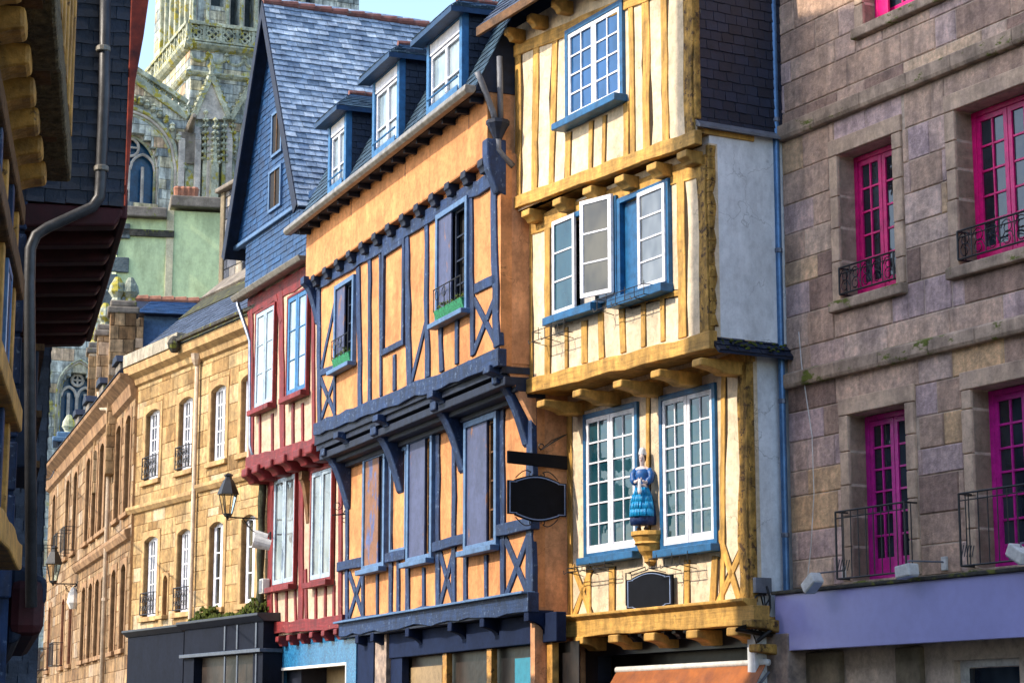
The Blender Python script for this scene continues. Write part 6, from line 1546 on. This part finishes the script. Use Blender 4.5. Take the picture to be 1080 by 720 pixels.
mb.prism([(.02, zsb)] + pts_o[0:] + [(.02, zsb + 4)], -.03, .06, 'x')
mb.prism([(.0, zsb - .05)] + [(p[0] - .0, p[1]) for p in pts_o] + [(.0, zsb + 4)], .061, .5, 'x')
B.part('verge_board', mb, 'verge_red', bevel=.01)
# ribbed red soffit sloping back to the wall below
nr = 9
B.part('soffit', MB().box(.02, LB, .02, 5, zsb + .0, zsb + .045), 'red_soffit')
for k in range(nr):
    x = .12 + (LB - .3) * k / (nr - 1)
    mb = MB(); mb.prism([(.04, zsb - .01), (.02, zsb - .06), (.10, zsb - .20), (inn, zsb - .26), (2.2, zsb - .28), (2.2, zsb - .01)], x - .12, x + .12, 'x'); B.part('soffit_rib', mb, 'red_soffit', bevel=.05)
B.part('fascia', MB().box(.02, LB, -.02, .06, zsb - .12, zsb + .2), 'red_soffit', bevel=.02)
B.part('lower_body', MB().box(.05, LB, inn, 6, 0, zsb - .27), 'blue_timber')
for k in range(8):
    z = 2.9 + .52 * k; B.part('lower_board', MB().box(.0, .05, inn - .02, 2.4, z, z + .48), 'blue_timber', bevel=.02)
B.part('lower_bay', MB().box(.1, LB - 1.2, inn - .34, inn, 2.55, 3.1), 'red_soffit', bevel=.1)
B.part('lower_bay', MB().prism([(inn, 3.3), (inn - .36, 3.1), (inn - .36, 2.9), (inn - .1, 2.5), (inn, 2.45)], .15, LB - .3, 'x'), 'blue_timber_dark', bevel=.05)
x = LB - 2.6; z = BF.nz(40, 440, x)[1]
wn_ = B.part('oriel', MB().box(x, x + 2.2, inn - .28, inn, 4.7, 6.2), 'blue_timber_dark', bevel=.03)
for zz in (4.7, 5.3, 6.1): B.part('rail', MB().box(x - .04, x + 2.25, inn - .34, inn - .2, zz, zz + .08), 'wood_brown', wn_)
B.part('roof', MB().prism([(-.8, HB), (-.8, HB + .15), (3, HB + 3.6), (6.8, HB)], -.3, LB + .1, 'x'), 'blue_timber_dark')
# its thick pipe with an elbow
yq = lambda px, py, x: (x,) + tuple(BF.nz(px, py, x))
DPL = BF.thing('drainpipe', 'thick grey pipe bending round the red soffit of the slate hung house at left', 'drainpipe', (-.12, .2, zsb))
P_ = [yq(112, -60, -.10), yq(110, 100, -.10), yq(106, 195, -.10), yq(105, 208, -.10), yq(98, 218, -.10), yq(85, 224, -.10), yq(50, 240, -.08), yq(38, 248, -.08), yq(32, 262, -.08), yq(31, 300, -.08), yq(33, 640, -.08)]
DPL.part('pipe', MB().tube(P_, .056, 12), 'pipe_dark', smooth=True)
mb = MB()
for px, py in ((109, 52), (107, 178)): c = yq(px, py, -.10); mb.lathe(c, [(.066, -.03), (.075, -.02), (.075, .02), (.066, .03)], 12)
DPL.parts('clamp', mb, 'gutter_metal')
# house C: further down on the left, plain slate front, mostly hidden
dC = ray(48, 500); PC = dC * (28.2 / dC.y)
CF = leftframe(PC.x, 28.2, 15.5)
C = CF.thing('slate_house', 'narrow dark blue slate hung house front seen behind the near left houses', 'house')
C.part('body', MB().box(0, 7.5, .02, 5, 0, 8.3), 'blue_timber'); mb = slates((0, 0, 0), (1, 0, 0), (0, 0, 1), [(0, 3), (7.5, 3), (7.5, 8.3), (0, 8.3)], .25, .17); C.part('slates', mb, 'slate_grey', tint=True)
mb = slates((-.02, 0, 0), (0, 1, 0), (0, 0, 1), [(0, 2.2), (2.5, 2.2), (2.5, 8.3), (0, 8.3)], .25, .17); mb.v = [(-abs(v[0]), v[1], v[2]) for v in mb.v]; C.part('slates', mb, 'slate_grey', tint=True)
C.part('window', MB().box(1.5, 2.4, -.05, .01, 4, 5.6).box(4.5, 5.4, -.05, .01, 4, 5.6), 'white_paint', bevel=.01)
C.part('roof', MB().prism([(-.3, 8.3), (-.3, 8.45), (2.5, 10.3), (5.3, 8.3)], -.05, 7.6, 'x'), 'blue_timber_dark')
# bare trees and wall at the end of the street
def tree(X, Yd, H, label, seed):
    rnd = random.Random(seed); o = bpy.data.objects.new('bare_tree', None); COL.objects.link(o); o.location = (X, Yd, 0); o['label'] = label; o['category'] = 'tree'; o['group'] = 'bare trees at the end of the street'
    T_ = Thing(o, (0, 0, 0)); tr = MB(); cr = MB()
    tr.tube([(0, 0, 0), (.1, .05, H * .2), (-.05, 0, H * .42)], [.22, .17, .12], 8)
    def grow(p, d, L, r, dep):
        q = p + d * L; m_ = p + d * L * .5 + Vector((rnd.uniform(-.1, .1), rnd.uniform(-.1, .1), 0)) * L; cr.tube([p, m_, q], [r, r * .8, r * .6], 5 if dep > 2 else 4)
        if dep == 0: return
        for _ in range(3):
            nd = (d + Vector((rnd.uniform(-.8, .8), rnd.uniform(-.8, .8), rnd.uniform(-.15, .6)))).normalized(); grow(q, nd, L * rnd.uniform(.6, .8), r * .62, dep - 1)
    for k in range(4): a = k * 1.57 + rnd.random(); grow(Vector((-.05, 0, H * .4)), Vector((math.cos(a) * .6, math.sin(a) * .6, .8)).normalized(), H * .2, .08, 4)
    T_.part('trunk', tr, 'bark', smooth=True); T_.part('crown', cr, 'bark')
for px, Yd, H, lab in ((44, 84, 8.5, 'right bare brown tree at the far end of the street'), (33, 90, 9.5, 'left bare brown tree at the far end of the street')):
    d = ray(px, 700); p = d * (Yd / d.y); tree(p.x, Yd, H, lab, px)
ef = face(40, 700, 98, 8); EW = ef.thing('garden_wall', 'rough brown stone wall closing the far end of the street', 'wall'); EW.part('stonework', ashlar(-6, 6, 0, 5.2, [], 0, (.3, .45), (.4, .9)).box(-6, 6, .001, .6, 0, 5.2), 'wing_ashlar', tint=True); EW.part('coping', MB().box(-6.1, 6.1, -.1, .7, 5.2, 5.4), 'coping_stone', bevel=.03)
# wire across the street end
a_ = BF.W(LB - .4, inn - .3, 5.05); b_ = WF.W(WF.uv(58, 560)[0], -.1, 11.2)
o = bpy.data.objects.new('street_cable', None); COL.objects.link(o); o['label'] = 'thin dark cable strung across the far street'; o['category'] = 'cable'; o.location = a_
mb = MB(); mb.tube([(a_ + (b_ - a_) * t - Vector((0, 0, 1.2 * t * (1 - t)))) - a_ for t in [i / 8 for i in range(9)]], .02, 5); mb.build('cable', 'iron', o)

# ================================================================== ground
struct('ground', MB().quad((-400, -60, 0), (400, -60, 0), (400, 1500, 0), (-400, 1500, 0)), 'earth')
sp = [(-2.2, -10), (3.4, -10), (3.4, 20), (1.2, 34), (-3.0, 44), (-8, 56), (-16, 86), (-19, 86), (-11, 50), (-6, 30), (-3.6, 16), (-2.2, 8)]
struct('street', MB().quad(*[(x, y, .004) for x, y in sp]), 'asphalt')
pv = MB(); pv.prism([(3.4, -10), (7.5, -10), (7.2, 22), (3.6, 33), (-.2, 42), (-6, 56), (-16, 86), (-8, 56), (-3.0, 44), (1.2, 34), (3.4, 20)], 0.001, .12, 'z')
struct('pavement', pv, 'paving')
kb = MB()
for p, q in zip([(3.4, -10), (3.4, 20), (1.2, 34), (-3.0, 44), (-8, 56)], [(3.4, 20), (1.2, 34), (-3.0, 44), (-8, 56), (-16, 86)]):
    d = Vector((q[0] - p[0], q[1] - p[1])).normalized() * .15; nn = Vector((-d.y, d.x))
    kb.prism([(p[0] + nn.x, p[1] + nn.y), (p[0], p[1]), (q[0], q[1]), (q[0] + nn.x, q[1] + nn.y)], .005, .124, 'z')
struct('kerb', kb, 'kerb_stone')
